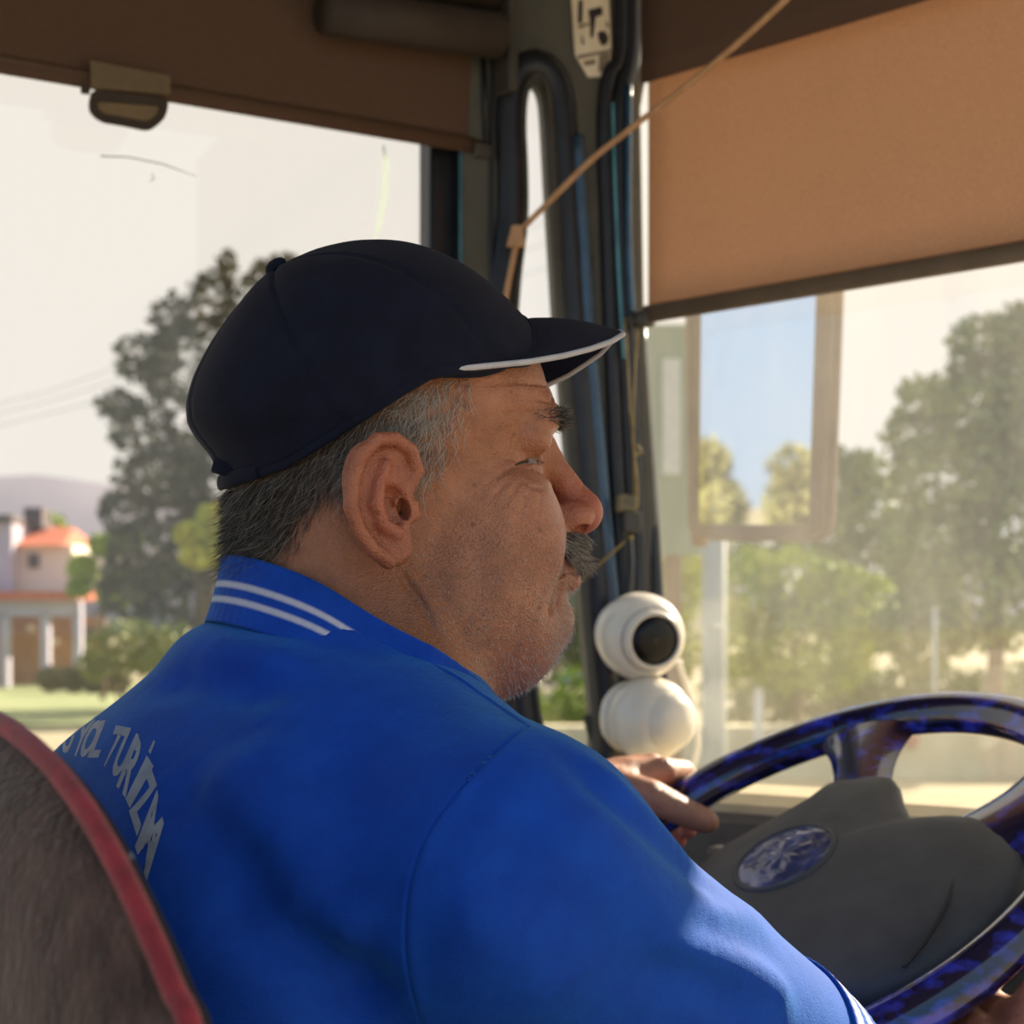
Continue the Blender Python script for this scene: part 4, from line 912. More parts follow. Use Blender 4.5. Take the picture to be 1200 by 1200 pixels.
# ---- forehead lines, crow's feet, neck creases
for s in (-1, 1):
    for z, dx in ((60, 0), (68, -1), (76, -3)):
        hf.crease([(114+dx, s*4, z), (111+dx, s*20, z+3), (103+dx, s*36, z+2), (92, s*48, z-2)], 1.4, -1.6)
    hf.crease([(117, s*5, 46), (114, s*7, 56), (112, s*8, 64)], 1.6, -1.4)
    for (a, b, c) in (((82, 47, 29), (74, 54, 34), (62, 60, 38)), ((82, 48, 25), (72, 55, 24), (60, 60, 24)),
                      ((84, 47, 20), (75, 54, 14), (66, 58, 8)), ((92, 44, 13), (86, 49, 5), (78, 53, -3))):
        hf.crease([(q[0], s*q[1], q[2]) for q in (a, b, c)], 1.4, -1.6)
    hf.crease([(103, s*28, 10), (98, s*39, 12), (90, s*46, 18)], 1.8, -1.6)
    hf.crease([(-30, s*56, -34), (-4, s*64, -52), (18, s*64, -74)], 3.0, -1.2)
    hf.bump((36, s*58, -62), (18, 14, 26), 2.0)
    # ---- ear
    def E3(l): return [(x, s*y, z) for x, y, z in l]
    hf.ell((-11, s*75, 3), (15, 9, 25), k=6, rot=(-12, 'Y'))
    hf.ell((-12, s*82, 5), (17, 5.5, 27), k=3, rot=(-14, 'Y'))
    hf.ell((-2, s*81, -20), (8.5, 4.6, 9.5), k=4)
    hf.ell((-1, s*77, 17), (8, 6.5, 11), k=4)
    hf.ell((-4, s*81, 26), (9, 5.0, 6), k=3)
    hf.ell((-5, s*89, -1), (9.5, 10.5, 11), 's', k=3, rot=(-14, 'Y'))                # concha
    hf.tube(E3([(2, 90, 12), (-8, 92, 22), (-17, 95, 21), (-22, 97, 10), (-21, 96, -3), (-15, 93, -14)]), (0.8, 2.6, 3.4, 3.8, 3.4, 1.6), 's', k=2.5)   # scapha groove
    hf.tube(E3([(-9, 86.5, 19), (-13, 88.5, 10), (-14.5, 89, 0), (-11, 87.5, -9), (-3, 85, -13.5)]), (2.6, 3.0, 3.4, 3.2, 3.4), k=3)         # antihelix
    hf.tube(E3([(-1, 80, 2), (4, 81, 8), (8, 82.5, 18), (4, 86, 27), (-5, 89, 32), (-15, 91, 31), (-24, 93, 23), (-28.5, 94, 11), (-29, 93.5, -2), (-24, 91, -13), (-16, 88, -22), (-7, 84, -27)]),
            (2.2, 3.0, 3.6, 3.4, 3.4, 3.6, 3.8, 3.8, 3.6, 3.4, 3.6, 4.2), k=2.2)                                                                           # helix
    hf.ell((6.5, s*79, -2), (4.2, 6.0, 6.5), k=3)                                     # tragus
    hf.ell((1.5, s*82, -1.5), (2.4, 9.5, 5.5), 's', k=1.2, rot=(-14, 'Y'))                              # ear canal
    hf.crease(E3([(4, 86, -12), (-1, 87, -20), (-3, 86, -24)]), 1.8, -1.2)

# ---- trunk and arms under the shirt
tf.ell((0.00, 0, -0.20), (0.115, 0.165, 0.26), k=0.05)
tf.ell((-0.03, 0, -0.03), (0.085, 0.13, 0.09), k=0.05)
tf.ell((0.05, 0, -0.40), (0.15, 0.17, 0.18), k=0.06)
for s in (-1, 1):
    tf.tube([(0.005, s*0.02, 0.07), (-0.005, s*0.10, 0.03), (0.0, s*0.17, 0.0)], (0.05, 0.045, 0.045), k=0.04)
def arm(sh, el, wr, rs):
    wf.tube([sh, el], (rs[0], rs[1]), k=0.03)
    e2 = el+(wr-el)*0.3
    wf.tube([el, e2, wr], (rs[1]*0.95, rs[2], rs[3]), k=0.02)
WR_L = np.array(P(694, 934, 1.545)); EL_L = np.array([-0.115, 1.385, 1.83])
arm(SH_L, EL_L, WR_L, (0.05, 0.040, 0.040, 0.026))
# right hand holds the lower rim from underneath
g0 = wpol(-20, WR); gT = (R*sin(rad(20))+WU*cos(rad(20))); gE = (R*cos(rad(20))-WU*sin(rad(20)))
WR_R = np.array(g0 + gE*0.060 - WN*0.070 - gT*0.030)
arm(SH_R, EL_R, WR_R, (0.05, 0.042, 0.043, 0.027))
# ---- left hand on the upper left of the rim (joint chains)
def chain(pts, rs, k=0.004): wf.tube([np.array(p) for p in pts], rs, k=k)
mcp = [P(776, 903, 1.548), P(764, 899, 1.572), P(751, 899, 1.594), P(738, 905, 1.612)]
for i, q in enumerate(mcp):
    w2 = Vector(WR_L)+(q-Vector(WR_L))*0.12
    chain([w2, (w2+q)/2+Vector((0, 0, 0.002)), q], (0.018, 0.0165, 0.0115), k=0.012)
chain([WR_L, P(730, 924, 1.55), P(752, 926, 1.545)], (0.024, 0.022, 0.015), k=0.012)
chain([mcp[0], P(801, 903, 1.590), P(816, 922, 1.603), P(823, 941, 1.578)], (0.0112, 0.0096, 0.0086, 0.0075))
chain([mcp[1], P(790, 909, 1.620), P(803, 945, 1.620), P(806, 972, 1.590)], (0.0112, 0.0098, 0.0090, 0.0080))
chain([mcp[2], P(770, 925, 1.642), P(783, 962, 1.635), P(793, 984, 1.598)], (0.0108, 0.0094, 0.0088, 0.0085))
chain([mcp[3], P(752, 935, 1.640), P(762, 966, 1.625), P(772, 985, 1.600)], (0.0100, 0.0084, 0.0078, 0.0070))
chain([P(716, 925, 1.530), P(762, 934, 1.508), P(800, 951, 1.512), P(824, 961, 1.520), P(829, 963, 1.522)], (0.020, 0.0150, 0.0120, 0.0112, 0.0098), k=0.010)
# ---- right hand: fingers hooked round the underside of the rim
for i, o in enumerate((0.028, 0.008, -0.012, -0.032)):
    c = g0+gT*o; rr = 0.0095-0.0008*abs(i-1)
    m0 = c+gE*0.034-WN*0.036
    chain([Vector(WR_R)+(m0-Vector(WR_R))*0.15, m0], (0.018, 0.012), k=0.010)
    arc = [c+(gE*cos(rad(a))+WN*sin(rad(a)))*(WRIM+rr+0.002) for a in (-75, -100, -125, -148)]
    chain([m0]+arc, (0.0112, rr*1.05, rr, rr*0.95, rr*0.88))
chain([WR_R, g0+gT*0.020-WN*0.040+gE*0.035, g0+gT*0.045-WN*0.022+gE*0.022, g0+gT*0.066-WN*0.012+gE*0.024], (0.018, 0.015, 0.0115, 0.010), k=0.010)

# ---- lines of the weathered near side of the face and neck
def px_line(field, pts, n=5, y0=0.55, y1=1.7):
    c = catmull([Vector((a, b, 0)) for a, b in pts], n); d = np.array([ray(q.x, q.y) for q in c]); y = np.full(len(c), y0); on = np.full(len(c), True)
    for _ in range(400):
        i = np.nonzero(on)[0]
        if not len(i): break
        v = field(np.array(K)+d[i]*y[i, None]); hit = (v < 0.0004) | (y[i] > y1); on[i[hit]] = False
        j = i[~hit]; vv_ = v[~hit]; y[j] += np.where(vv_ < 0.29, np.minimum(vv_*0.9, 0.02), 0.01)
    q = np.array(K)+d*y[:, None]
    for _ in range(6 if len(q) > 4 else 0): q[1:-1] = (q[:-2]+2*q[1:-1]+q[2:])/4
    return q
LINES = [([(468, 670), (484, 692), (498, 716), (512, 745)], 0.0022, -0.0030), ([(476, 664), (494, 690), (510, 716)], 0.004, 0.0012),
         ([(560, 452), (600, 447), (640, 452)], 0.0014, -0.0012), ([(585, 470), (622, 464), (648, 472)], 0.0014, -0.0014), ([(575, 490), (612, 482), (640, 490)], 0.0016, -0.0010),
         ([(608, 545), (592, 552), (572, 568)], 0.0012, -0.0012), ([(608, 540), (590, 535), (568, 533)], 0.0012, -0.0012), ([(612, 562), (600, 578), (588, 596)], 0.0012, -0.0011),
         ([(622, 575), (613, 592), (606, 612)], 0.0012, -0.0011), ([(634, 580), (632, 600), (628, 622)], 0.0012, -0.0010), ([(598, 560), (584, 576), (570, 590)], 0.0011, -0.0009),
         ([(610, 558), (624, 573), (638, 570)], 0.0015, -0.0016), ([(606, 544), (622, 541), (634, 543)], 0.0014, -0.0012),
         ([(489, 520), (492, 560), (489, 602)], 0.0020, -0.0014), ([(562, 640), (556, 700), (548, 765)], 0.009, -0.0022), ([(600, 610), (590, 660), (586, 720)], 0.010, 0.0016),
         ([(640, 690), (632, 716), (618, 745)], 0.0022, -0.0016), ([(520, 690), (535, 735), (560, 775)], 0.0040, -0.0016)]
for pts_, w_, a_ in LINES: wf.crease(px_line(body, pts_, 4), w_, a_)

# ------------------------------------------------------------------ polygonise body
T0 = time.time()
V, Q = polygonise(body, (-0.45, 0.62, 1.40), (0.42, 1.75, 2.34), 0.0026)
hl = hf.loc(V)
V, Q = refine(body, V, Q, (hl[:, 2] > -95) & (hl[:, 0] > -60) & (np.abs(hl[:, 0]) < 160) & (np.linalg.norm(hl, axis=1) < 190) & (hl[:, 2] < 92))
hl = hf.loc(V)
fine = (np.linalg.norm(hl, axis=1) < 190) & (((hl[:, 1] < -40) & (hl[:, 0] > -40) & (hl[:, 0] < 40) & (hl[:, 2] > -40) & (hl[:, 2] < 45)) |
       ((hl[:, 1] < 22) & (hl[:, 0] > 70) & (hl[:, 2] > -60)))
V, Q = refine(body, V, Q, fine)
print('body', len(V), len(Q), time.time()-T0)
hl = hf.loc(V); X, Yl, Z = hl.T
inhead = (np.linalg.norm(hl, axis=1) < 200)
gauss = lambda c, r: np.exp(-(((hl-np.array(c))/np.array(r))**2).sum(1))*inhead
gsym = lambda c, r: np.maximum(gauss(c, r), gauss((c[0], -c[1], c[2]), r))
sig = lambda v, w: 1/(1+np.exp(-np.clip(v/w, -40, 40)))
red = 0.85*gauss((134, 0, 4), (26, 22, 20))+0.45*gsym((92, -42, -4), (22, 20, 18))+0.5*gsym((-10, -90, 5), (26, 14, 34))
stub = (sig(-8-Z, 6)*sig(X-4, 8)+0.45*gsym((70, -52, -2), (30, 25, 20)))*inhead
# hair line: sideburn in front of the ear, round behind it and over the nape
edge = np.interp(X, [-75, -56, -44, -34, -26, 0, 30], [-32, -26, -12, 4, 14, 16, 16])
wob = 3*np.sin(Z*0.9+X*0.4)+2*np.sin(Z*0.37-X*0.8)
scalp = sig(Z-edge+wob*0.6, 4)*sig(24-X+0.30*(Z-40)+wob, 5)*inhead*(np.abs(Yl) < 75)
scalp = scalp*(1-gsym((-12, -90, 4), (20, 9, 30)))
dark_n = sig(-28-X, 5)*inhead
lips = gauss((126, 0, -24), (7, 22, 3.2))+gauss((126, 0, -33), (7, 18, 4.0))
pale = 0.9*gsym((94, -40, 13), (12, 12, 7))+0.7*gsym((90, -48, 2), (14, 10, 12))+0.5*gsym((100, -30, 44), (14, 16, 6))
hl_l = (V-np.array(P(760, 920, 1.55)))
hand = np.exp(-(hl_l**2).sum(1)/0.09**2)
pale = pale+0.35*hand  # sunlit look of the left hand painted in as paler skin
tan = sig(-40-Z, 14)*inhead*0.7*sig(30-X, 14)+gsym((10, -64, -50), (22, 20, 34))*0.5
tips = np.zeros(len(V))
for q in (P(823, 941, 1.578), P(806, 972, 1.59), P(793, 984, 1.598)): tips += np.exp(-((V-np.array(q))**2).sum(1)/0.016**2)
red = red+tips  # sun glowing through the fingertips, painted in as red
bme = mesh_quads('body', V, Q)
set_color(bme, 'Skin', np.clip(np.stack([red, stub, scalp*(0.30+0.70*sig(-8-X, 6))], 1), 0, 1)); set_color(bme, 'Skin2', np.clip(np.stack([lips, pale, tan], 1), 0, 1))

person = empty('person', (TN[0], TN[1], 1.02), 'man in a blue polo shirt and navy cap seated at the steering wheel', 'person')
bodyo = link('body', bme, 'skin', person)
BODY_BVH = BVHTree.FromPolygons([tuple(v) for v in V], [tuple(q) for q in Q])

def H(x, y, z): return Vector(hf.w((x, y, z)))
# eyes
for s in (-1, 1):
    eo = lathe('eye', [(11.7e-3*sin(a), -11.7e-3*cos(a)) for a in np.linspace(0.02, pi-0.02, 18)], H(82.4, s*33, 27), Vector(hx), 'eye_white', bodyo, seg=28)
    gz = Vector(hx*cos(rad(24))-hy*sin(rad(24)))
    lathe('iris', [(5.8e-3, 0), (5.8e-3, 0.9e-3), (3e-3, 1.8e-3), (0.1e-3, 2.1e-3)], H(82.4, s*33, 27)+gz*0.0101, gz, 'iris', bodyo, seg=20)
lsh = px_line(body, [(604, 545), (614, 541), (626, 540), (637, 542)], 5)
link('eyelash', bm_mesh('eyelash', tube_bm([Vector(q)+Vector((0, -0.0003, 0.0)) for q in lsh], [0.0003+0.0006*sin(pi*i/(len(lsh)-1)) for i in range(len(lsh))], 6)), 'lash_dark', bodyo)
# thumb nail
def nail(c, d, up, w, l):
    d = Vector(d).normalized(); up = Vector(up); up = (up-d*up.dot(d)).normalized(); sdir = d.cross(up); bm = bmesh.new(); grid = []
    for i in range(7):
        row = []
        for j in range(7):
            a, b = i/3-1, j/3-1
            x = b*w*(1-0.25*max(a, 0)**2); row.append(bm.verts.new(Vector(c)+d*(a*l)+sdir*x-up*(0.0028*b*b+0.0012*max(a, 0)**2)))
        grid.append(row)
    for i in range(6):
        for j in range(6): bm.faces.new((grid[i][j], grid[i+1][j], grid[i+1][j+1], grid[i][j+1]))
    link('nail', bm_mesh('nail', bm), 'nail', bodyo)
td = P(829, 963, 1.522)-P(800, 951, 1.512); nail(P(825, 960, 1.520)+Vector((0, -0.0095, 0.0045)), td, Vector((0.1, -0.85, 0.5)), 0.0062, 0.0062)

# ------------------------------------------------------------------ hair strands
def strands(name, roots, dirs, lens, rad0, cols, parent, curl=0.3, seed=1, droop=0.0):
    g = np.random.default_rng(seed); n = len(roots); d = dirs/np.linalg.norm(dirs, axis=1, keepdims=True)
    ref = np.where(np.abs(d[:, 2:3]) < 0.9, np.array([[0, 0, 1.0]]), np.array([[1.0, 0, 0]])); a = np.cross(d, ref); a /= np.linalg.norm(a, axis=1, keepdims=True); b = np.cross(d, a)
    th = g.uniform(0, 2*pi, n)[:, None]; bend = (a*np.cos(th)+b*np.sin(th))*curl*g.uniform(0.2, 1, n)[:, None]+np.array([0, 0, -droop])
    Ls = lens[:, None]; c0 = roots; c1 = roots+d*Ls*0.5+bend*Ls*0.13; c2 = roots+d*Ls+bend*Ls*0.5
    Vs, tri = [], []
    for k in range(3):
        an = 2*pi*k/3; o = a*cos(an)+b*sin(an); Vs.append(c0+o*rad0); 
    for k in range(3):
        an = 2*pi*k/3; o = a*cos(an)+b*sin(an); Vs.append(c1+o*rad0*0.8)
    Vs.append(c2); VV = np.stack(Vs, 1).reshape(-1, 3)
    f = []
    for k in range(3):
        k2 = (k+1) % 3; f += [(k, k2, 3+k2), (k, 3+k2, 3+k), (3+k, 3+k2, 6)]
    Fc = (np.array(f)[None]+7*np.arange(n)[:, None, None]).reshape(-1, 3)
    me = mesh_quads(name, VV, Fc); set_color(me, 'Col', np.repeat(cols, 7, axis=0)); return link(name, me, 'hair', parent)
fn_c = V[Q].mean(1); fn_n = np.cross(V[Q[:, 2]]-V[Q[:, 0]], V[Q[:, 3]]-V[Q[:, 1]]); f_area = np.linalg.norm(fn_n, axis=1)/2+1e-12; fn_n = fn_n/(2*f_area[:, None])
if (fn_n[:2000]*(fn_c[:2000]-V.mean(0))).sum() < 0: fn_n = -fn_n
def scatter(weight, n, seed):
    g = np.random.default_rng(seed); w = weight*f_area; i = g.choice(len(w), n, p=w/w.sum())
    u, v = g.random((n, 1)), g.random((n, 1)); q = Q[i]
    p = (V[q[:, 0]]*(1-u)+V[q[:, 1]]*u)*(1-v)+(V[q[:, 3]]*(1-u)+V[q[:, 2]]*u)*v
    return p, fn_n[i], g
def greys(g, n, white, lo=(0.045, 0.036, 0.030), hi=(0.62, 0.56, 0.50)):
    t = np.clip(g.normal(white, 0.28, n), 0, 1)[:, None]; return np.array(lo)*(1-t)+np.array(hi)*t
near = (Yl < 45)
fm = lambda a: a[Q].mean(1)
capz = np.interp(X, [-95, -70, -50, -29, 0, 15, 60], [10, 11, 19, 34, 53, 62, 76])
sw = fm(np.maximum(scalp, 0.25*sig(Z-8, 5)*sig(38-X+0.2*Z, 3)*inhead*sig(X+10, 4)*(1-gsym((-12, -90, 4), (20, 9, 30))))*near*(Z < capz)*(scalp > 0.06)*(Z > -27)); p, nn, g = scatter(sw, 5600, 11)
pl = hf.loc(p); fl = np.array([HM @ np.array([-0.45, 0, -0.9])])
whit = np.clip(0.16+(pl[:, 0]+34)*0.014, 0.08, 0.95)
dr = nn*np.where(pl[:, 0:1] > -10, 0.30, 0.22)+fl*np.where(pl[:, 0:1] > 0, 0.8, 1.0)+g.normal(0, 0.22, p.shape)
strands('hair', p-nn*0.0005, dr, g.uniform(0.009, 0.018, len(p)), 0.00016, np.array([greys(g, 1, w)[0] for w in whit]), bodyo, 0.9, 3)
# stubble on jaw and chin
sw = fm((gauss((112, 0, -62), (24, 40, 22))+0.5*gauss((95, -25, -78), (30, 22, 18))+0.25*stub)*near*(stub > 0.3)); p, nn, g = scatter(sw, 7000, 12)
strands('stubble', p-nn*0.0003, nn*0.6+np.array([HM @ np.array([0.15, 0, -0.9])])+g.normal(0, 0.3, p.shape), g.uniform(0.0015, 0.0040, len(p)), 0.00011, greys(g, len(p), 0.85), bodyo, 0.3, 4)
# moustache
sw = fm((gauss((120, 0, -15), (22, 31, 8)) > 0.25)*(X > 98)*(Z < -6)*(Z > -24)*1.0); p, nn, g = scatter(sw+1e-12*fm(near*1.0), 5200, 13)
sgn = np.sign(hf.loc(p)[:, 1:2]); fl = (HM @ np.array([0.25, 0, -1.0]))[None]+sgn*(HM @ np.array([-0.15, 0.35, 0]))[None]
strands('moustache', p-nn*0.0005, nn*0.45+fl*0.9+g.normal(0, 0.2, p.shape), g.uniform(0.008, 0.013, len(p)), 0.00024, greys(g, len(p), 0.26), bodyo, 0.5, 5)
# eyebrows
sw = fm(np.clip(gsym((98, -31, 52), (20, 22, 4.8))-0.20, 0, 1)*(X > 78)); p, nn, g = scatter(sw, 1900, 14)
sgn = np.sign(hf.loc(p)[:, 1:2]); fl = (HM @ np.array([0.35, 0, 0.1]))[None]+sgn*(HM @ np.array([-0.5, 0.8, 0]))[None]
strands('eyebrow', p-nn*0.0004, nn*0.75+fl*0.6+g.normal(0, 0.2, p.shape), g.uniform(0.004, 0.008, len(p)), 0.00018, greys(g, len(p), 0.04), bodyo, 0.6, 6)

# ------------------------------------------------------------------ polo shirt
shirt = Field()
ts = Frame(shirt, TN, TM, 1.0); ws = Frame(shirt, (0, 0, 0), np.eye(3), 1.0)
ts.ell((0.01, 0, -0.20), (0.150, 0.205, 0.27), k=0.06)
ts.ell((-0.035, 0, -0.05), (0.122, 0.175, 0.125), k=0.06)
ts.ell((-0.008, -0.012, 0.022), (0.086, 0.086, 0.054), k=0.05)
ts.ell((-0.030, -0.012, 0.046), (0.058, 0.074, 0.056), k=0.02)
ts.ell((0.06, 0, -0.40), (0.19, 0.205, 0.20), k=0.07)
for s in (-1, 1):
    ts.tube([(-0.005, s*0.02, 0.036), (-0.012, s*0.10, 0.018), (0.0, s*0.175, -0.010)], (0.056, 0.058, 0.062), k=0.05)
    ts.ell((-0.09, s*0.09, -0.08), (0.05, 0.08, 0.10), k=0.05)      # shoulder blade
adir = EL_R-SH_R; aL = np.linalg.norm(adir); adir /= aL
SLE = SH_R+adir*0.196                                              # sleeve end, right
ws.tube([SH_R, SH_R+adir*0.09, SLE], (0.066, 0.066, 0.064), k=0.035)
adl = EL_L-SH_L; adl /= np.linalg.norm(adl); SLE_L = SH_L+adl*0.21
ws.tube([SH_L, SLE_L], (0.066, 0.062), k=0.035)
# trim the round sleeve ends flat
def trim(end, dirn):
    end = np.array(end); shirt.add(lambda p: (p-end) @ dirn, 'i', 0.002, end+dirn*0.06, 0.07)
trim(SLE, adir); trim(SLE_L, adl)
# soft folds, then the stitched seams
FOLDS = [([(190, 905), (240, 950), (300, 1010), (345, 1050)], 0.016, -0.004), ([(225, 900), (290, 960), (350, 1010)], 0.014, 0.003),
         ([(250, 1020), (320, 1080), (400, 1140), (450, 1190)], 0.016, -0.0055), ([(290, 1010), (360, 1070), (430, 1120)], 0.014, 0.004),
         ([(150, 790), (220, 765), (290, 770), (360, 790)], 0.014, 0.004), ([(180, 800), (260, 795), (340, 812)], 0.012, -0.003),
         ([(300, 860), (330, 950), (390, 1040)], 0.018, 0.003),
         ([(560, 990), (650, 1040), (760, 1130)], 0.022, -0.004), ([(620, 960), (720, 1030), (820, 1120)], 0.02, 0.004),
         ([(655, 880), (720, 940), (800, 1010), (860, 1060)], 0.009, -0.0045), ([(690, 890), (760, 960), (830, 1030)], 0.007, 0.0035),
         ([(800, 1060), (860, 1078), (930, 1100), (965, 1135)], 0.009, 0.004), ([(790, 1085), (860, 1098), (920, 1120)], 0.010, -0.0025),
         ([(780, 1105), (850, 1120), (905, 1150), (925, 1185)], 0.008, 0.005), ([(740, 1130), (820, 1150), (880, 1195)], 0.009, -0.005),
         ([(520, 1060), (600, 1100), (680, 1190)], 0.02, 0.004), ([(560, 812), (600, 824), (640, 842), (680, 868)], 0.007, -0.002),
         ([(570, 808), (610, 820), (655, 843)], 0.006, 0.0015), ([(255, 716), (300, 724), (370, 737), (450, 757)], 0.007, 0.004)]
fl3 = [(px_line(shirt, a), w, amp) for a, w, amp in FOLDS]
ARMHOLE = [(618, 851), (585, 878), (540, 925), (505, 970), (484, 1020), (475, 1080), (478, 1140), (490, 1190), (500, 1230)]
SHOULDER = [(508, 778), (535, 794), (570, 817), (618, 851)]
for a, w, amp in fl3: ws.crease(a, w, amp*(2.1 if a[:, 0].mean() < -0.05 else 1.0))
sm = [px_line(shirt, ARMHOLE, 6), px_line(shirt, SHOULDER, 6)]
for a in sm:
    ws.crease(a, 0.0011, -0.0019); ws.crease(a+np.array([0.003, 0.0, 0.002]), 0.004, 0.0012)
T0 = time.time()
SV, SQ = polygonise(shirt, (-0.42, 0.60, 1.42), (0.40, 1.60, 2.20), 0.0042)
def near_line(V, L_, r):
    L_ = np.asarray(L_); m = np.full(len(V), False); c = L_.mean(0); rr = np.linalg.norm(L_-c, axis=1).max()+r
    i = np.nonzero(np.linalg.norm(V-c, axis=1) < rr)[0]
    for s in range(0, len(i), 20000):
        j = i[s:s+20000]; m[j] = (np.linalg.norm(V[j][:, None]-L_[None], axis=2).min(1) < r)
    return m
sm_d = [np.array(catmull([Vector(q) for q in a[::2]], 6)) for a in sm]
for r_ in (0.012, 0.007, 0.004):
    m = near_line(SV, sm_d[0], r_) | near_line(SV, sm_d[1], r_)
    SV, SQ = refine(shirt, SV, SQ, m)
print('shirt', len(SV), len(SQ), time.time()-T0)
shirto = link('polo_shirt', mesh_quads('polo_shirt', SV, SQ), 'polo_blue', person)
SBVH = BVHTree.FromPolygons([tuple(v) for v in SV], [tuple(q) for q in SQ])

# collar: a ribbed knit band standing round the neck, two pale stripes in the knit
ctop = [(-67, 0, -22), (-57, -36, -26), (-34, -62.5, -38), (-5, -71, -58), (20, -69, -77), (45, -58, -100), (66, -30, -118), (72, 0, -122)]
ctop = ctop+[(x, -y, z) for x, y, z in ctop[-2:0:-1]]
cring = catmull([Vector(q) for q in ctop], 20, closed=True); CN = len(cring)
cr_a = np.array([tuple(q) for q in cring]); cr_o = cr_a*np.array([1, 1, 0]); cr_o /= np.linalg.norm(cr_o, axis=1, keepdims=True); push = np.zeros(CN)
for _ in range(24):                                              # keep the band clear of the neck
    dd = np.minimum(body(HO+0.001*((cr_a+cr_o*push[:, None]) @ HM.T)), body(HO+0.001*((cr_a+cr_o*(push[:, None]+2)-np.array([0, 0, 10])) @ HM.T)))
    push += np.where(dd < 0.0022, 1.0, 0.0)
for _ in range(12): push = np.maximum(push, (np.roll(push, 1)+np.roll(push, -1))/2)
cring = [Vector(q) for q in cr_a+cr_o*push[:, None]]
def collar_pt(t, v, off=0.0):
    i = (t % 1.0)*CN; i0 = int(i) % CN; f_ = i-int(i); q = cring[i0]*(1-f_)+cring[(i0+1) % CN]*f_
    o = Vector((q.x, q.y, 0)).normalized(); q = q+o*(5*v+3.5*v*v+off*1000)+Vector((0, 0, -34*v))
    return H(q.x, q.y, q.z)
bm = bmesh.new(); NT, NV = 260, 22; lay = []
for off in (0.0015, -0.0010):
    rows = []
    for i in range(NT+1):
        th = -0.475+0.95*i/NT; rib = 0.00022*sin(i*2.1)
        rows.append([bm.verts.new(collar_pt(th, j/NV, off*(1 if j else 0.3)+(rib if off > 0 else 0))) for j in range(NV+1)])
    lay.append(rows)
for rows in lay:
    for i in range(NT):
        for j in range(NV): bm.faces.new((rows[i][j], rows[i+1][j], rows[i+1][j+1], rows[i][j+1]))
for i in range(NT):
    for j in (0, NV): bm.faces.new((lay[0][i][j], lay[0][i+1][j], lay[1][i+1][j], lay[1][i][j]))
vv = [(v.index, 0) for v in bm.verts]; vcol = []
for rows in lay:
    for r_ in rows: vcol += [1.0 if (9 <= j <= 10 or 14 <= j <= 15) else 0.0 for j in range(NV+1)]
me = bm_mesh('collar', bm); set_float(me, 'Stripe', vcol); link('collar', me, 'polo_knit', shirto)

# knit cuff at the sleeve end
def cuff(end, d, r0, stripes):
    d = Vector(d); end = Vector(end); a = d.orthogonal().normalized(); b = d.cross(a); bm = bmesh.new(); seg = 160; prof = []
    N = 16
    for j in range(N+1): prof.append((r0+0.0022-0.003*(j/N), -0.006+0.036*j/N, 1.0 if j in stripes else 0.0))
    for j in range(N, -1, -1): prof.append((r0-0.001-0.003*(j/N), -0.006+0.036*j/N, 0.0))
    rings = []; col = []
    for r_, h, s_ in prof:
        rings.append([bm.verts.new(end+d*h+(a*cos(2*pi*k/seg)+b*sin(2*pi*k/seg))*(r_+0.0003*(k % 2))) for k in range(seg)]); col += [s_]*seg
    for A, B in zip(rings, rings[1:]+rings[:1]):
        for k in range(seg): bm.faces.new((A[k], A[(k+1) % seg], B[(k+1) % seg], B[k]))
    me = bm_mesh('sleeve_cuff', bm); set_float(me, 'Stripe', col); link('sleeve_cuff', me, 'polo_knit', shirto)
cuff(SLE, adir, 0.0640, (2, 3, 4, 5, 9, 10, 11, 12)); cuff(SLE_L, adl, 0.062, (2, 3, 4, 5, 9, 10, 11, 12))

# lettering printed in an arch across the back: glyph outlines laid along the arch, then pressed onto the cloth
def glyph_mesh(txt):
    cu = bpy.data.curves.new('t', 'FONT'); cu.body = txt; cu.fill_mode = 'FRONT'; cu.offset = 0.038; cu.resolution_u = 3
    o = bpy.data.objects.new('t', cu); COL.objects.link(o); dg = bpy.context.evaluated_depsgraph_get(); dg.update()
    me = bpy.data.meshes.new_from_object(o.evaluated_get(dg)); bpy.data.objects.remove(o)
    bm = bmesh.new(); bm.from_mesh(me); bpy.data.meshes.remove(me)
    bmesh.ops.triangulate(bm, faces=bm.faces)
    for _ in range(3): bmesh.ops.subdivide_edges(bm, edges=[e_ for e_ in bm.edges if e_.calc_length() > 0.07], cuts=1, use_grid_fill=False); bmesh.ops.triangulate(bm, faces=bm.faces)
    return bm
# (letter, left-bottom, right-bottom, left-top, right-top) in pixels, read off the photograph
LET = [('R', (64, 875), (68, 879), (62, 858), (68, 853)), ('D', (63, 870), (71, 880), (67, 855), (80, 849)), ('U', (71, 881), (80, 884), (80, 848), (93, 844)), ('Y', (84, 886), (92, 886), (95, 844), (112, 843)),
       ('O', (90, 886), (102, 889), (108, 844), (124, 843)), ('L', (102, 888), (115, 888), (119, 844), (132, 845)),
       ('T', (119, 897), (125, 899), (136, 850), (154, 853)), ('U', (128, 906), (139, 913), (150, 853), (163, 861)), ('R', (136, 921), (147, 935), (160, 860), (171, 878)),
       ('İ', (147, 936), (152, 947), (172, 885), (180, 898)), ('Z', (151, 950), (161, 982), (176, 896), (184, 920)), ('M', (158, 992), (172, 1032), (184, 925), (192, 965))]
bm_all = bmesh.new(); nl = 0
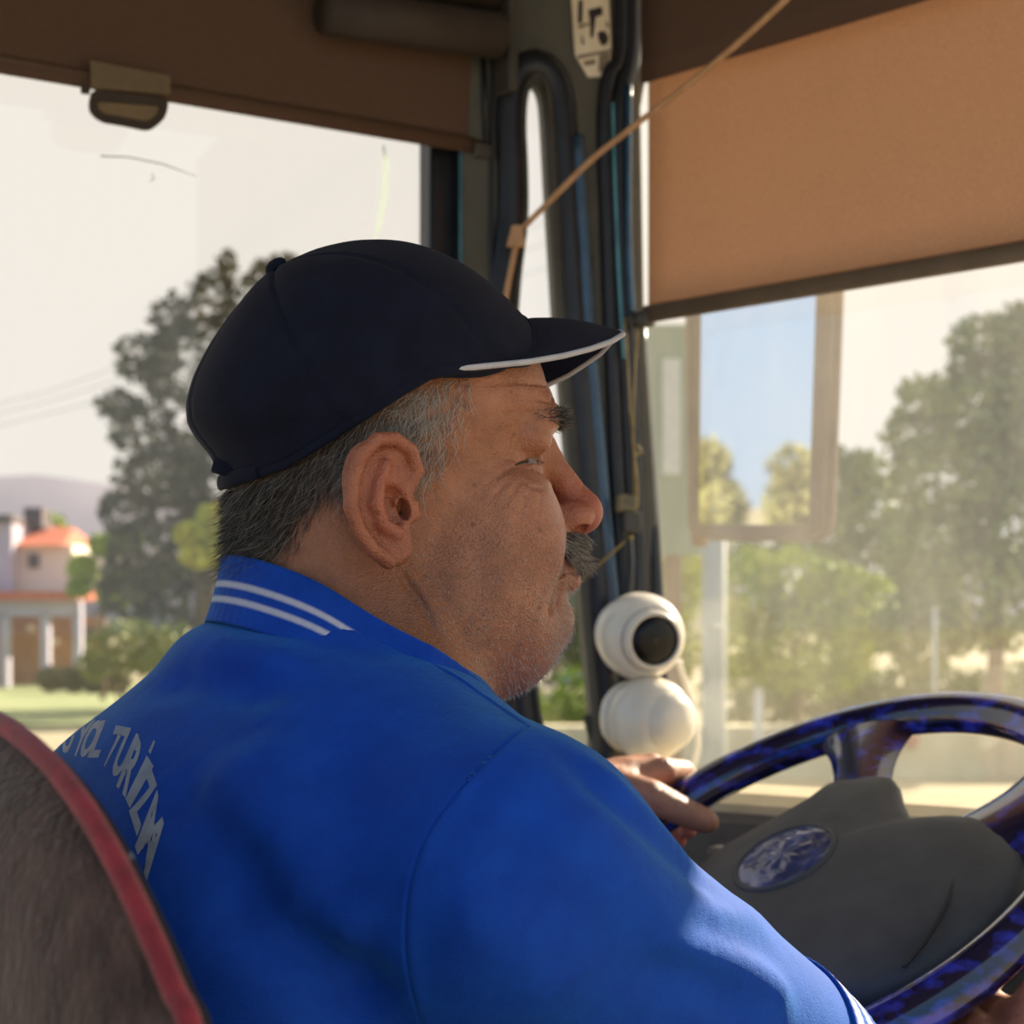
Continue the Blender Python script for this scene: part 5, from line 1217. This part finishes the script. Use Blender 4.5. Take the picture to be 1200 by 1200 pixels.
for ch, lb, rb, lt, rt in LET:
    g_ = glyph_mesh('I' if ch == 'İ' else ch)
    xs = [v.co.x for v in g_.verts]; ys = [v.co.y for v in g_.verts]; x0, x1, y0, y1 = min(xs), max(xs), min(ys), max(ys)
    bad = []
    def put(u, w):
        q = (Vector(lb)*(1-u)+Vector(rb)*u)*(1-w)+(Vector(lt)*(1-u)+Vector(rt)*u)*w
        d = ray(q.x, q.y).normalized(); h = SBVH.ray_cast(K, d)
        return None if h[0] is None else h[0]-d*0.0006+h[1]*0.0*(1 if h[1].dot(d) < 0 else -1)
    for v in g_.verts:
        r_ = put((v.co.x-x0)/(x1-x0), (v.co.y-y0)/(y1-y0))
        if r_ is None: bad.append(v)
        else: v.co = r_
    bmesh.ops.delete(g_, geom=bad, context='VERTS')
    me = bm_mesh('letter', g_)
    link('letter', me, 'print_white', shirto); nl += 1
g_ = bmesh.new()
pts = [(176, 884), (182, 869), (180, 867), (174, 880)]; vs_ = []
for q in pts:
    d = ray(*q).normalized(); h = SBVH.ray_cast(K, d)
    if h[0]: vs_.append(g_.verts.new(h[0]-d*0.0006))
if len(vs_) == 4: g_.faces.new(vs_)
link('letter', bm_mesh('letter', g_), 'print_white', shirto)

# trousers
tr = Field(); tq = Frame(tr, TN, TM, 1.0)
tq.ell((0.06, 0, -0.56), (0.17, 0.20, 0.10), k=0.05)
for s in (-1, 1):
    tq.tube([(0.06, s*0.10, -0.57), (0.46, s*0.15, -0.52)], (0.10, 0.075), k=0.05)
    tq.tube([(0.46, s*0.15, -0.52), (0.50, s*0.16, -0.92)], (0.072, 0.055), k=0.03)
TV, TQ = polygonise(tr, (-0.5, 0.5, 1.03), (0.75, 1.75, 1.62), 0.010)
link('trousers', mesh_quads('trousers', TV, TQ), 'khaki', person)
for s in (-1, 1):
    b0 = TN+TM @ np.array([0.53, s*0.16, -0.955]); sh = Field(); sf = Frame(sh, b0, TM, 1.0)
    sf.tube([(-0.05, 0, 0.0), (0.06, 0, -0.005), (0.14, 0, -0.012)], (0.038, 0.040, 0.030), k=0.01); sf.tube([(-0.04, 0, 0.0), (-0.03, 0, 0.05)], (0.042, 0.046), k=0.02)
    a_, b_ = polygonise(sh, b0-0.25, b0+0.25, 0.006); link('shoe', mesh_quads('shoe', a_, b_), 'rubber', person)

# ------------------------------------------------------------------ cap
PROF = [(276, 584), (264, 556), (250, 530), (234, 511), (223, 493), (221, 470), (228, 440), (242, 410), (262, 378), (286, 348), (313, 320), (350, 301), (390, 289), (430, 285), (470, 288), (505, 299), (540, 318), (570, 342), (592, 364), (606, 381)]
def to_local(px, py, y=0.0):
    k = (px-CX)/FPX; c_, s_ = cos(HA), sin(HA); x = (k*(HO[1]+c_*y)-HO[0]+s_*y)/(c_-s_*k); Y = HO[1]+s_*x+c_*y
    return x*1000, (CAMZ+(HY-py)/FPX*Y-HO[2])*1000
prof = np.array([to_local(*q) for q in PROF])
CC = np.array([12.0, 0, 58.0])                                 # centre the crown is measured from
ang = np.arctan2(prof[:, 1]-CC[2], prof[:, 0]-CC[0]); ang = np.where(ang < -pi/2, ang+2*pi, ang); rho = np.hypot(prof[:, 0]-CC[0], prof[:, 1]-CC[2])
o_ = np.argsort(ang); ang, rho = ang[o_], rho[o_]
CAPW = 83.0
def crown_r(d):
    h = np.hypot(d[0], d[2]); a = math.atan2(d[2], d[0])
    if a < -pi/2: a += 2*pi
    r = np.interp(a, ang, rho); return 1/math.sqrt((h/r)**2+(d[1]/CAPW)**2)
AX = np.array([-0.60, 0, 0.80]); A1 = np.array([0.80, 0, 0.60]); A2 = np.array([0, 1.0, 0])   # pole of the crown, its front and left
def brim_z(y):
    t = min(abs(y)/81, 1.0); return float(np.interp(t, np.linspace(0, 1, 11), [110.5, 110, 108.4, 105.3, 100.5, 94.3, 87.2, 80.2, 74.0, 69.2, 66]))
def rim_z(x, y):
    b = np.interp(x, [-95, -70, -50, -29, 0, 15], [13, 14, 22, 37, 57, 66])
    return b if x < 15 else max(brim_z(y)-1.5, float(np.interp(x, [15, 38, 73, 97, 117], [66, 71, 78, 84, 92])))
def crown_pt(psi, el, puff=0.0):
    d = AX*sin(el)+(A1*cos(psi)+A2*sin(psi))*cos(el); return CC+d*(crown_r(d)+puff)
NP, NE = 168, 40; bm = bmesh.new(); rows = []; rim_pts = []
for i in range(NP):
    psi = 2*pi*i/NP-pi; lo_, hi_ = rad(-75), rad(60)
    for _ in range(26):
        m_ = (lo_+hi_)/2; q = crown_pt(psi, m_)
        if q[2] < rim_z(q[0], q[1]): lo_ = m_
        else: hi_ = m_
    e0 = (lo_+hi_)/2; row = []
    dp = abs(((psi+pi/6) % (pi/3))-pi/6+0.0)                      # distance from the nearest panel seam
    for j in range(NE+1):
        el = e0+(pi/2-0.02-e0)*j/NE; t = j/NE
        puff = 0.9*math.sin(5*psi+3*t)*math.sin(3.1*t)-1.3*math.exp(-(dp*cos(el)*90/1.6)**2)
        row.append(bm.verts.new(H(*crown_pt(psi, el, puff))))
    rows.append(row); rim_pts.append(crown_pt(psi, e0))
for i in range(NP):
    A, B = rows[i], rows[(i+1) % NP]
    for j in range(NE): bm.faces.new((A[j], B[j], B[j+1], A[j+1]))
bm.faces.new([r_[NE] for r_ in rows])
cap = link('cap', bm_mesh('cap', bm), 'cap_navy', person, label='navy cotton baseball cap with white piping')
md = cap.modifiers.new('cloth', 'SOLIDIFY'); md.thickness = 0.0016; md.offset = -1
# folded band line round the lower edge and the button
rp_ = [H(*(q*1.0)) for q in rim_pts]
bb = [p_ for p_, q in zip(rp_, rim_pts) if q[0] < 18]
link('sweatband', bm_mesh('sweatband', tube_bm([p_+(H(*CC)-p_)*0.012 for p_ in rp_], (0.0035, 0.0014), 8, closed=True, flat=UP)), 'cap_navy', cap)
bq = Vector(AX.tolist()); lathe('button', [(0.006, -0.001), (0.0062, 0.001), (0.005, 0.003), (0.002, 0.0042)], H(*crown_pt(0, pi/2)), Vector(HM @ AX), 'cap_navy', cap, seg=20)
# back strap with its loose end
stp = [H(-58, -34, 20), H(-64, -22, 18), H(-68, -8, 17), H(-68, 8, 17), H(-64, 22, 18), H(-58, 34, 20)]
link('strap', bm_mesh('strap', tube_bm(catmull([p_-Vector(HM @ np.array([0.001, 0, 0.001])) for p_ in stp], 6), (0.004, 0.0014), 8, flat=UP)), 'cap_navy', cap)
link('strap_end', bm_mesh('strap_end', tube_bm([H(-66, -14, 22), H(-71, -9, 22), H(-75, -5, 24)], (0.004, 0.0012), 8, flat=UP)), 'cap_navy', cap)
# brim: arched peak with white piping round its edge
BY = [0, 15, 30, 45, 58, 70, 79, 81]
def brim_edge(u):          # u in [-1, 1] from right to left
    y = 81*sin(u*pi/2); q = abs(y)
    return np.array([np.interp(q, BY, [157, 152, 138, 118, 97, 73, 38, 12]), y, np.interp(q, BY, [107, 103, 96, 88.5, 82, 76, 70, 66.5])-0.50*max(y, 0)*(1-q/110)])
def brim_in(u):
    y = 79*sin(u*pi/2); return np.array([8+84*max(cos(u*pi/2), 0)**0.85, y, brim_z(y)-2-0.10*max(y, 0)*(1-abs(y)/81)])
NB, NVB = 90, 22; bm = bmesh.new(); tops, bots = [], []
for i in range(NB+1):
    u = -1+2*i/NB; a, b = brim_in(u), brim_edge(u); tp, bt = [], []
    for j in range(NVB+1):
        t = j/NVB; q = a*(1-t)+b*t; q = q+np.array([0, 0, 3.5*sin(pi*t)*math.cos(u*pi/2)])
        groove = -0.35*math.exp(-((t*6) % 1-0.5)**2/0.01)
        tp.append(bm.verts.new(H(q[0], q[1], q[2]+0.9+groove))); bt.append(bm.verts.new(H(q[0], q[1], q[2]-0.9)))
    tops.append(tp); bots.append(bt)
for i in range(NB):
    for j in range(NVB):
        bm.faces.new((tops[i][j], tops[i+1][j], tops[i+1][j+1], tops[i][j+1])); bm.faces.new((bots[i][j], bots[i][j+1], bots[i+1][j+1], bots[i+1][j]))
    bm.faces.new((tops[i][NVB], tops[i+1][NVB], bots[i+1][NVB], bots[i][NVB])); bm.faces.new((tops[i][0], bots[i][0], bots[i+1][0], tops[i+1][0]))
for i in (0, NB):
    for j in range(NVB): bm.faces.new((tops[i][j], tops[i][j+1], bots[i][j+1], bots[i][j]))
bmesh.ops.remove_doubles(bm, verts=bm.verts, dist=1e-6)
brim = link('brim', bm_mesh('brim', bm), 'cap_navy', cap)
link('piping', bm_mesh('piping', tube_bm([H(*brim_edge(-0.99+1.98*i/100)) for i in range(101)], 0.0016, 10)), 'piping_white', cap)

# ================================================================== STEERING WHEEL
sw_ = empty('steering_wheel', WC-WN*0.05, 'steering wheel with a glossy blue marbled rim and dark hub', 'steering wheel')
ring = [wpol(a*3, WR) for a in range(120)]
link('rim', bm_mesh('rim', tube_bm(ring, (0.0165, 0.0195), 18, closed=True, flat=WN)), 'marble_blue', sw_)
HUBR = [(180, .103), (160, .098), (140, .100), (125, .112), (117, .128), (104, .130), (92, .128), (80, .110), (66, .100), (54, .100), (47, .110), (44, .130), (32, .165), (18, .187), (4, .196), (-14, .196), (-29, .187), (-42, .165), (-56, .140), (-75, .120), (-100, .110), (-125, .112), (-150, .108)]
hub_out = catmull([Vector((r_*cos(rad(a)), r_*sin(rad(a)), 0)) for a, r_ in HUBR], 4, closed=True)
def dome_plate(name, loop, heights, material, parent):
    bm = bmesh.new(); rings = []
    for sc, h in heights: rings.append([bm.verts.new(wheel(v.x*sc, v.y*sc, h)) for v in loop])
    for A, B in zip(rings, rings[1:]):
        for k in range(len(A)): bm.faces.new((A[k], A[(k+1) % len(A)], B[(k+1) % len(A)], B[k]))
    bm.faces.new(rings[0][::-1]); bm.faces.new(rings[-1]); return link(name, bm_mesh(name, bm), material, parent)
hub = dome_plate('hub', hub_out, [(0.55, -0.045), (0.92, -0.030), (0.985, -0.012), (1.0, -0.004), (0.985, 0.004), (0.94, 0.009), (0.8, 0.015), (0.55, 0.020), (0.3, 0.022), (0.05, 0.022)], 'hub_plastic', sw_)
# recessed oval emblem badge: crumpled blue foil disc in a thin dark ring
bm = bmesh.new(); n_ = 64; rr_ = [0.0005, 0.008, 0.015, 0.022, 0.029, 0.034, 0.0372]; rings = []
for j, r_ in enumerate(rr_):
    rings.append([bm.verts.new(wheel(r_*cos(2*pi*k/n_), r_*sin(2*pi*k/n_), 0.0255-0.003*(r_/0.0372)**2+0.0009*sin(5*k*2*pi/n_+j*1.7)*min(1, j/2)*(j < 6)+0.0007*sin(9*k*2*pi/n_-j*2.3)*(1 < j < 6))) for k in range(n_)])
for A, B in zip(rings, rings[1:]):
    for k in range(n_): bm.faces.new((A[k], A[(k+1) % n_], B[(k+1) % n_], B[k]))
bm.faces.new(rings[0]); link('emblem', bm_mesh('emblem', bm), 'emblem_blue', sw_, label='blue marbled round emblem badge')
link('emblem_ring', bm_mesh('emblem_ring', tube_bm([wheel(0.0395*cos(a), 0.0395*sin(a), 0.0215) for a in np.linspace(0, 2*pi, 72, endpoint=False)], 0.0024, 8, closed=True)), 'hub_plastic', sw_)
def wray(px, py, h=0.0):
    d = ray(px, py); A = WC+WN*h; p = K+d*((A-K).dot(WN)/d.dot(WN)); return ((p-WC).dot(R), (p-WC).dot(WU))
gl_ = [wray(1112, 975, 0.012), wray(1120, 1010, 0.013), wray(1112, 1050, 0.014), wray(1090, 1095, 0.013), wray(1060, 1135, 0.012)]
link('hub_seam', bm_mesh('hub_seam', tube_bm(catmull([wheel(x, y, 0.0135 if i else 0.0105) for i, (x, y) in enumerate(gl_)], 6), 0.0016, 6)), 'rubber', sw_)
# marbled spokes: flared at the rim
def spoke(rim_a, rim_b, hub_a, hub_b, rh):
    bm = bmesh.new(); N = 14; rows = []
    for i in range(N+1):
        t = i/N; fl_ = (1-t)**2.2
        mid0 = Vector((WR*cos(rad(rim_a)), WR*sin(rad(rim_a)))); mid1 = Vector((WR*cos(rad(rim_b)), WR*sin(rad(rim_b))))
        h0 = Vector((rh[0]*cos(rad(hub_a)), rh[0]*sin(rad(hub_a)))); h1 = Vector((rh[1]*cos(rad(hub_b)), rh[1]*sin(rad(hub_b))))
        # straight taper plus an extra flare next to the rim
        a = mid0*(1-t)+h0*t; b = mid1*(1-t)+h1*t; d = (a-b)*(0.16*fl_-0.10*sin(pi*t)); a = a+d; b = b-d
        row = []
        for j in range(9):
            s_ = j/8; q = a*(1-s_)+b*s_; hh = 0.0125*(1-(2*s_-1)**2)**0.5
            row.append((bm.verts.new(wheel(q.x, q.y, hh*0.9-0.001)), bm.verts.new(wheel(q.x, q.y, -hh*0.8-0.002))))
        rows.append(row)
    for i in range(N):
        for j in range(8):
            bm.faces.new((rows[i][j][0], rows[i][j+1][0], rows[i+1][j+1][0], rows[i+1][j][0])); bm.faces.new((rows[i][j][1], rows[i+1][j][1], rows[i+1][j+1][1], rows[i][j+1][1]))
    bmesh.ops.remove_doubles(bm, verts=bm.verts, dist=0.0008)
    link('spoke', bm_mesh('spoke', bm), 'marble_blue', sw_)
spoke(127, 104, 119, 92, (0.120, 0.120)); spoke(60, 16, 47, 15, (0.126, 0.178))
spoke(-55, -85, -60, -85, (0.125, 0.110)); spoke(236, 207, 232, 208, (0.105, 0.100))
link('column', bm_mesh('column', tube_bm([WC-WN*0.03, WC-WN*0.16], [0.06, 0.05], 24)), 'dash_black', sw_)
lv = link('stalk', bm_mesh('stalk', tube_bm(catmull([WC-WN*0.09+R*0.05, WC-WN*0.085+R*0.14-WU*0.02, WC-WN*0.075+R*0.22-WU*0.035], 6), [0.006]*12+[0.008], 10)), 'rubber', sw_)

# ================================================================== DRIVER'S SEAT
SO = Vector((TN[0], TN[1], 0))-F*0.235; rec = rad(8); SUPV = (UP*cos(rec)-F*sin(rec)); SPN = F*cos(rec)+UP*sin(rec)
SO = Vector((SO.x, SO.y, 1.95))
def seat2(px, py): p = on_plane(px, py, SO, SPN); return ((p-SO).dot(R), (p-SO).dot(SUPV))
edge_px = [(-14, 842), (24, 862), (62, 896), (97, 940), (128, 990), (156, 1044), (183, 1102), (209, 1164), (231, 1215)]
ed = [seat2(*q) for q in edge_px]
last = ed[-1]; right = [(last[0]+0.012, last[1]-0.05), (last[0]+0.02, last[1]-0.15), (last[0]+0.015, -0.46)]
top = ed[0]; cen_x = 0.0
half = ed+right
left = [(2*cen_x-x, y) for x, y in half[::-1]]
apex = [(2*cen_x-top[0]*0.5, top[1]+0.006), (top[0]*0.5, top[1]+0.006)] if top[0] > 0.03 else []
outline = catmull([Vector((x, y, 0)) for x, y in half+left+apex], 4, closed=True)
seat = empty('driver_seat', SO-UP*(SO.z-FLOORZ), 'driver seat with dark brown plush back and red edge piping', 'seat')
def seat_shell(name, sgn, prof, material):
    bm = bmesh.new(); rings = []; c_ = Vector((cen_x, -0.15, 0))
    for sc, h in prof: rings.append([bm.verts.new(SO+R*(c_.x+(v.x-c_.x)*sc)+SUPV*(c_.y+(v.y-c_.y)*sc)+SPN*h) for v in outline])
    for A, B in zip(rings, rings[1:]):
        for k in range(len(A)): bm.faces.new((A[k], A[(k+1) % len(A)], B[(k+1) % len(A)], B[k]))
    bm.faces.new(rings[-1]); return link(name, bm_mesh(name, bm), material, seat)
seat_shell('back_panel', -1, [(0.985, 0.002), (0.965, -0.012), (0.93, -0.022), (0.86, -0.030), (0.7, -0.036), (0.4, -0.040), (0.1, -0.040)], 'seat_plush')
seat_shell('front_cushion', 1, [(0.992, 0.0), (0.990, 0.007), (0.95, 0.013), (0.85, 0.014), (0.6, 0.012), (0.2, 0.010)], 'seat_front')
link('piping', bm_mesh('piping', tube_bm([SO+R*v.x*0.992+SUPV*v.y for v in outline], 0.0037, 12, closed=True)), 'seat_red', seat)
cz = SO.z-0.685
cu_o = box('seat_cushion', Vector((SO.x, SO.y, cz))+F*0.30, F*0.26, R*0.25, UP*0.06, 'seat_front', seat, 0.03)
box('pedestal', Vector((SO.x, SO.y, (cz-0.06+FLOORZ)/2))+F*0.28, F*0.16, R*0.16, UP*((cz-0.06-FLOORZ)/2), 'dark_plastic', seat, 0.01)
box('back_hinge', Vector((SO.x, SO.y, cz-0.005))+F*0.05, F*0.05, R*0.20, UP*0.045, 'dark_plastic', seat, 0.008)
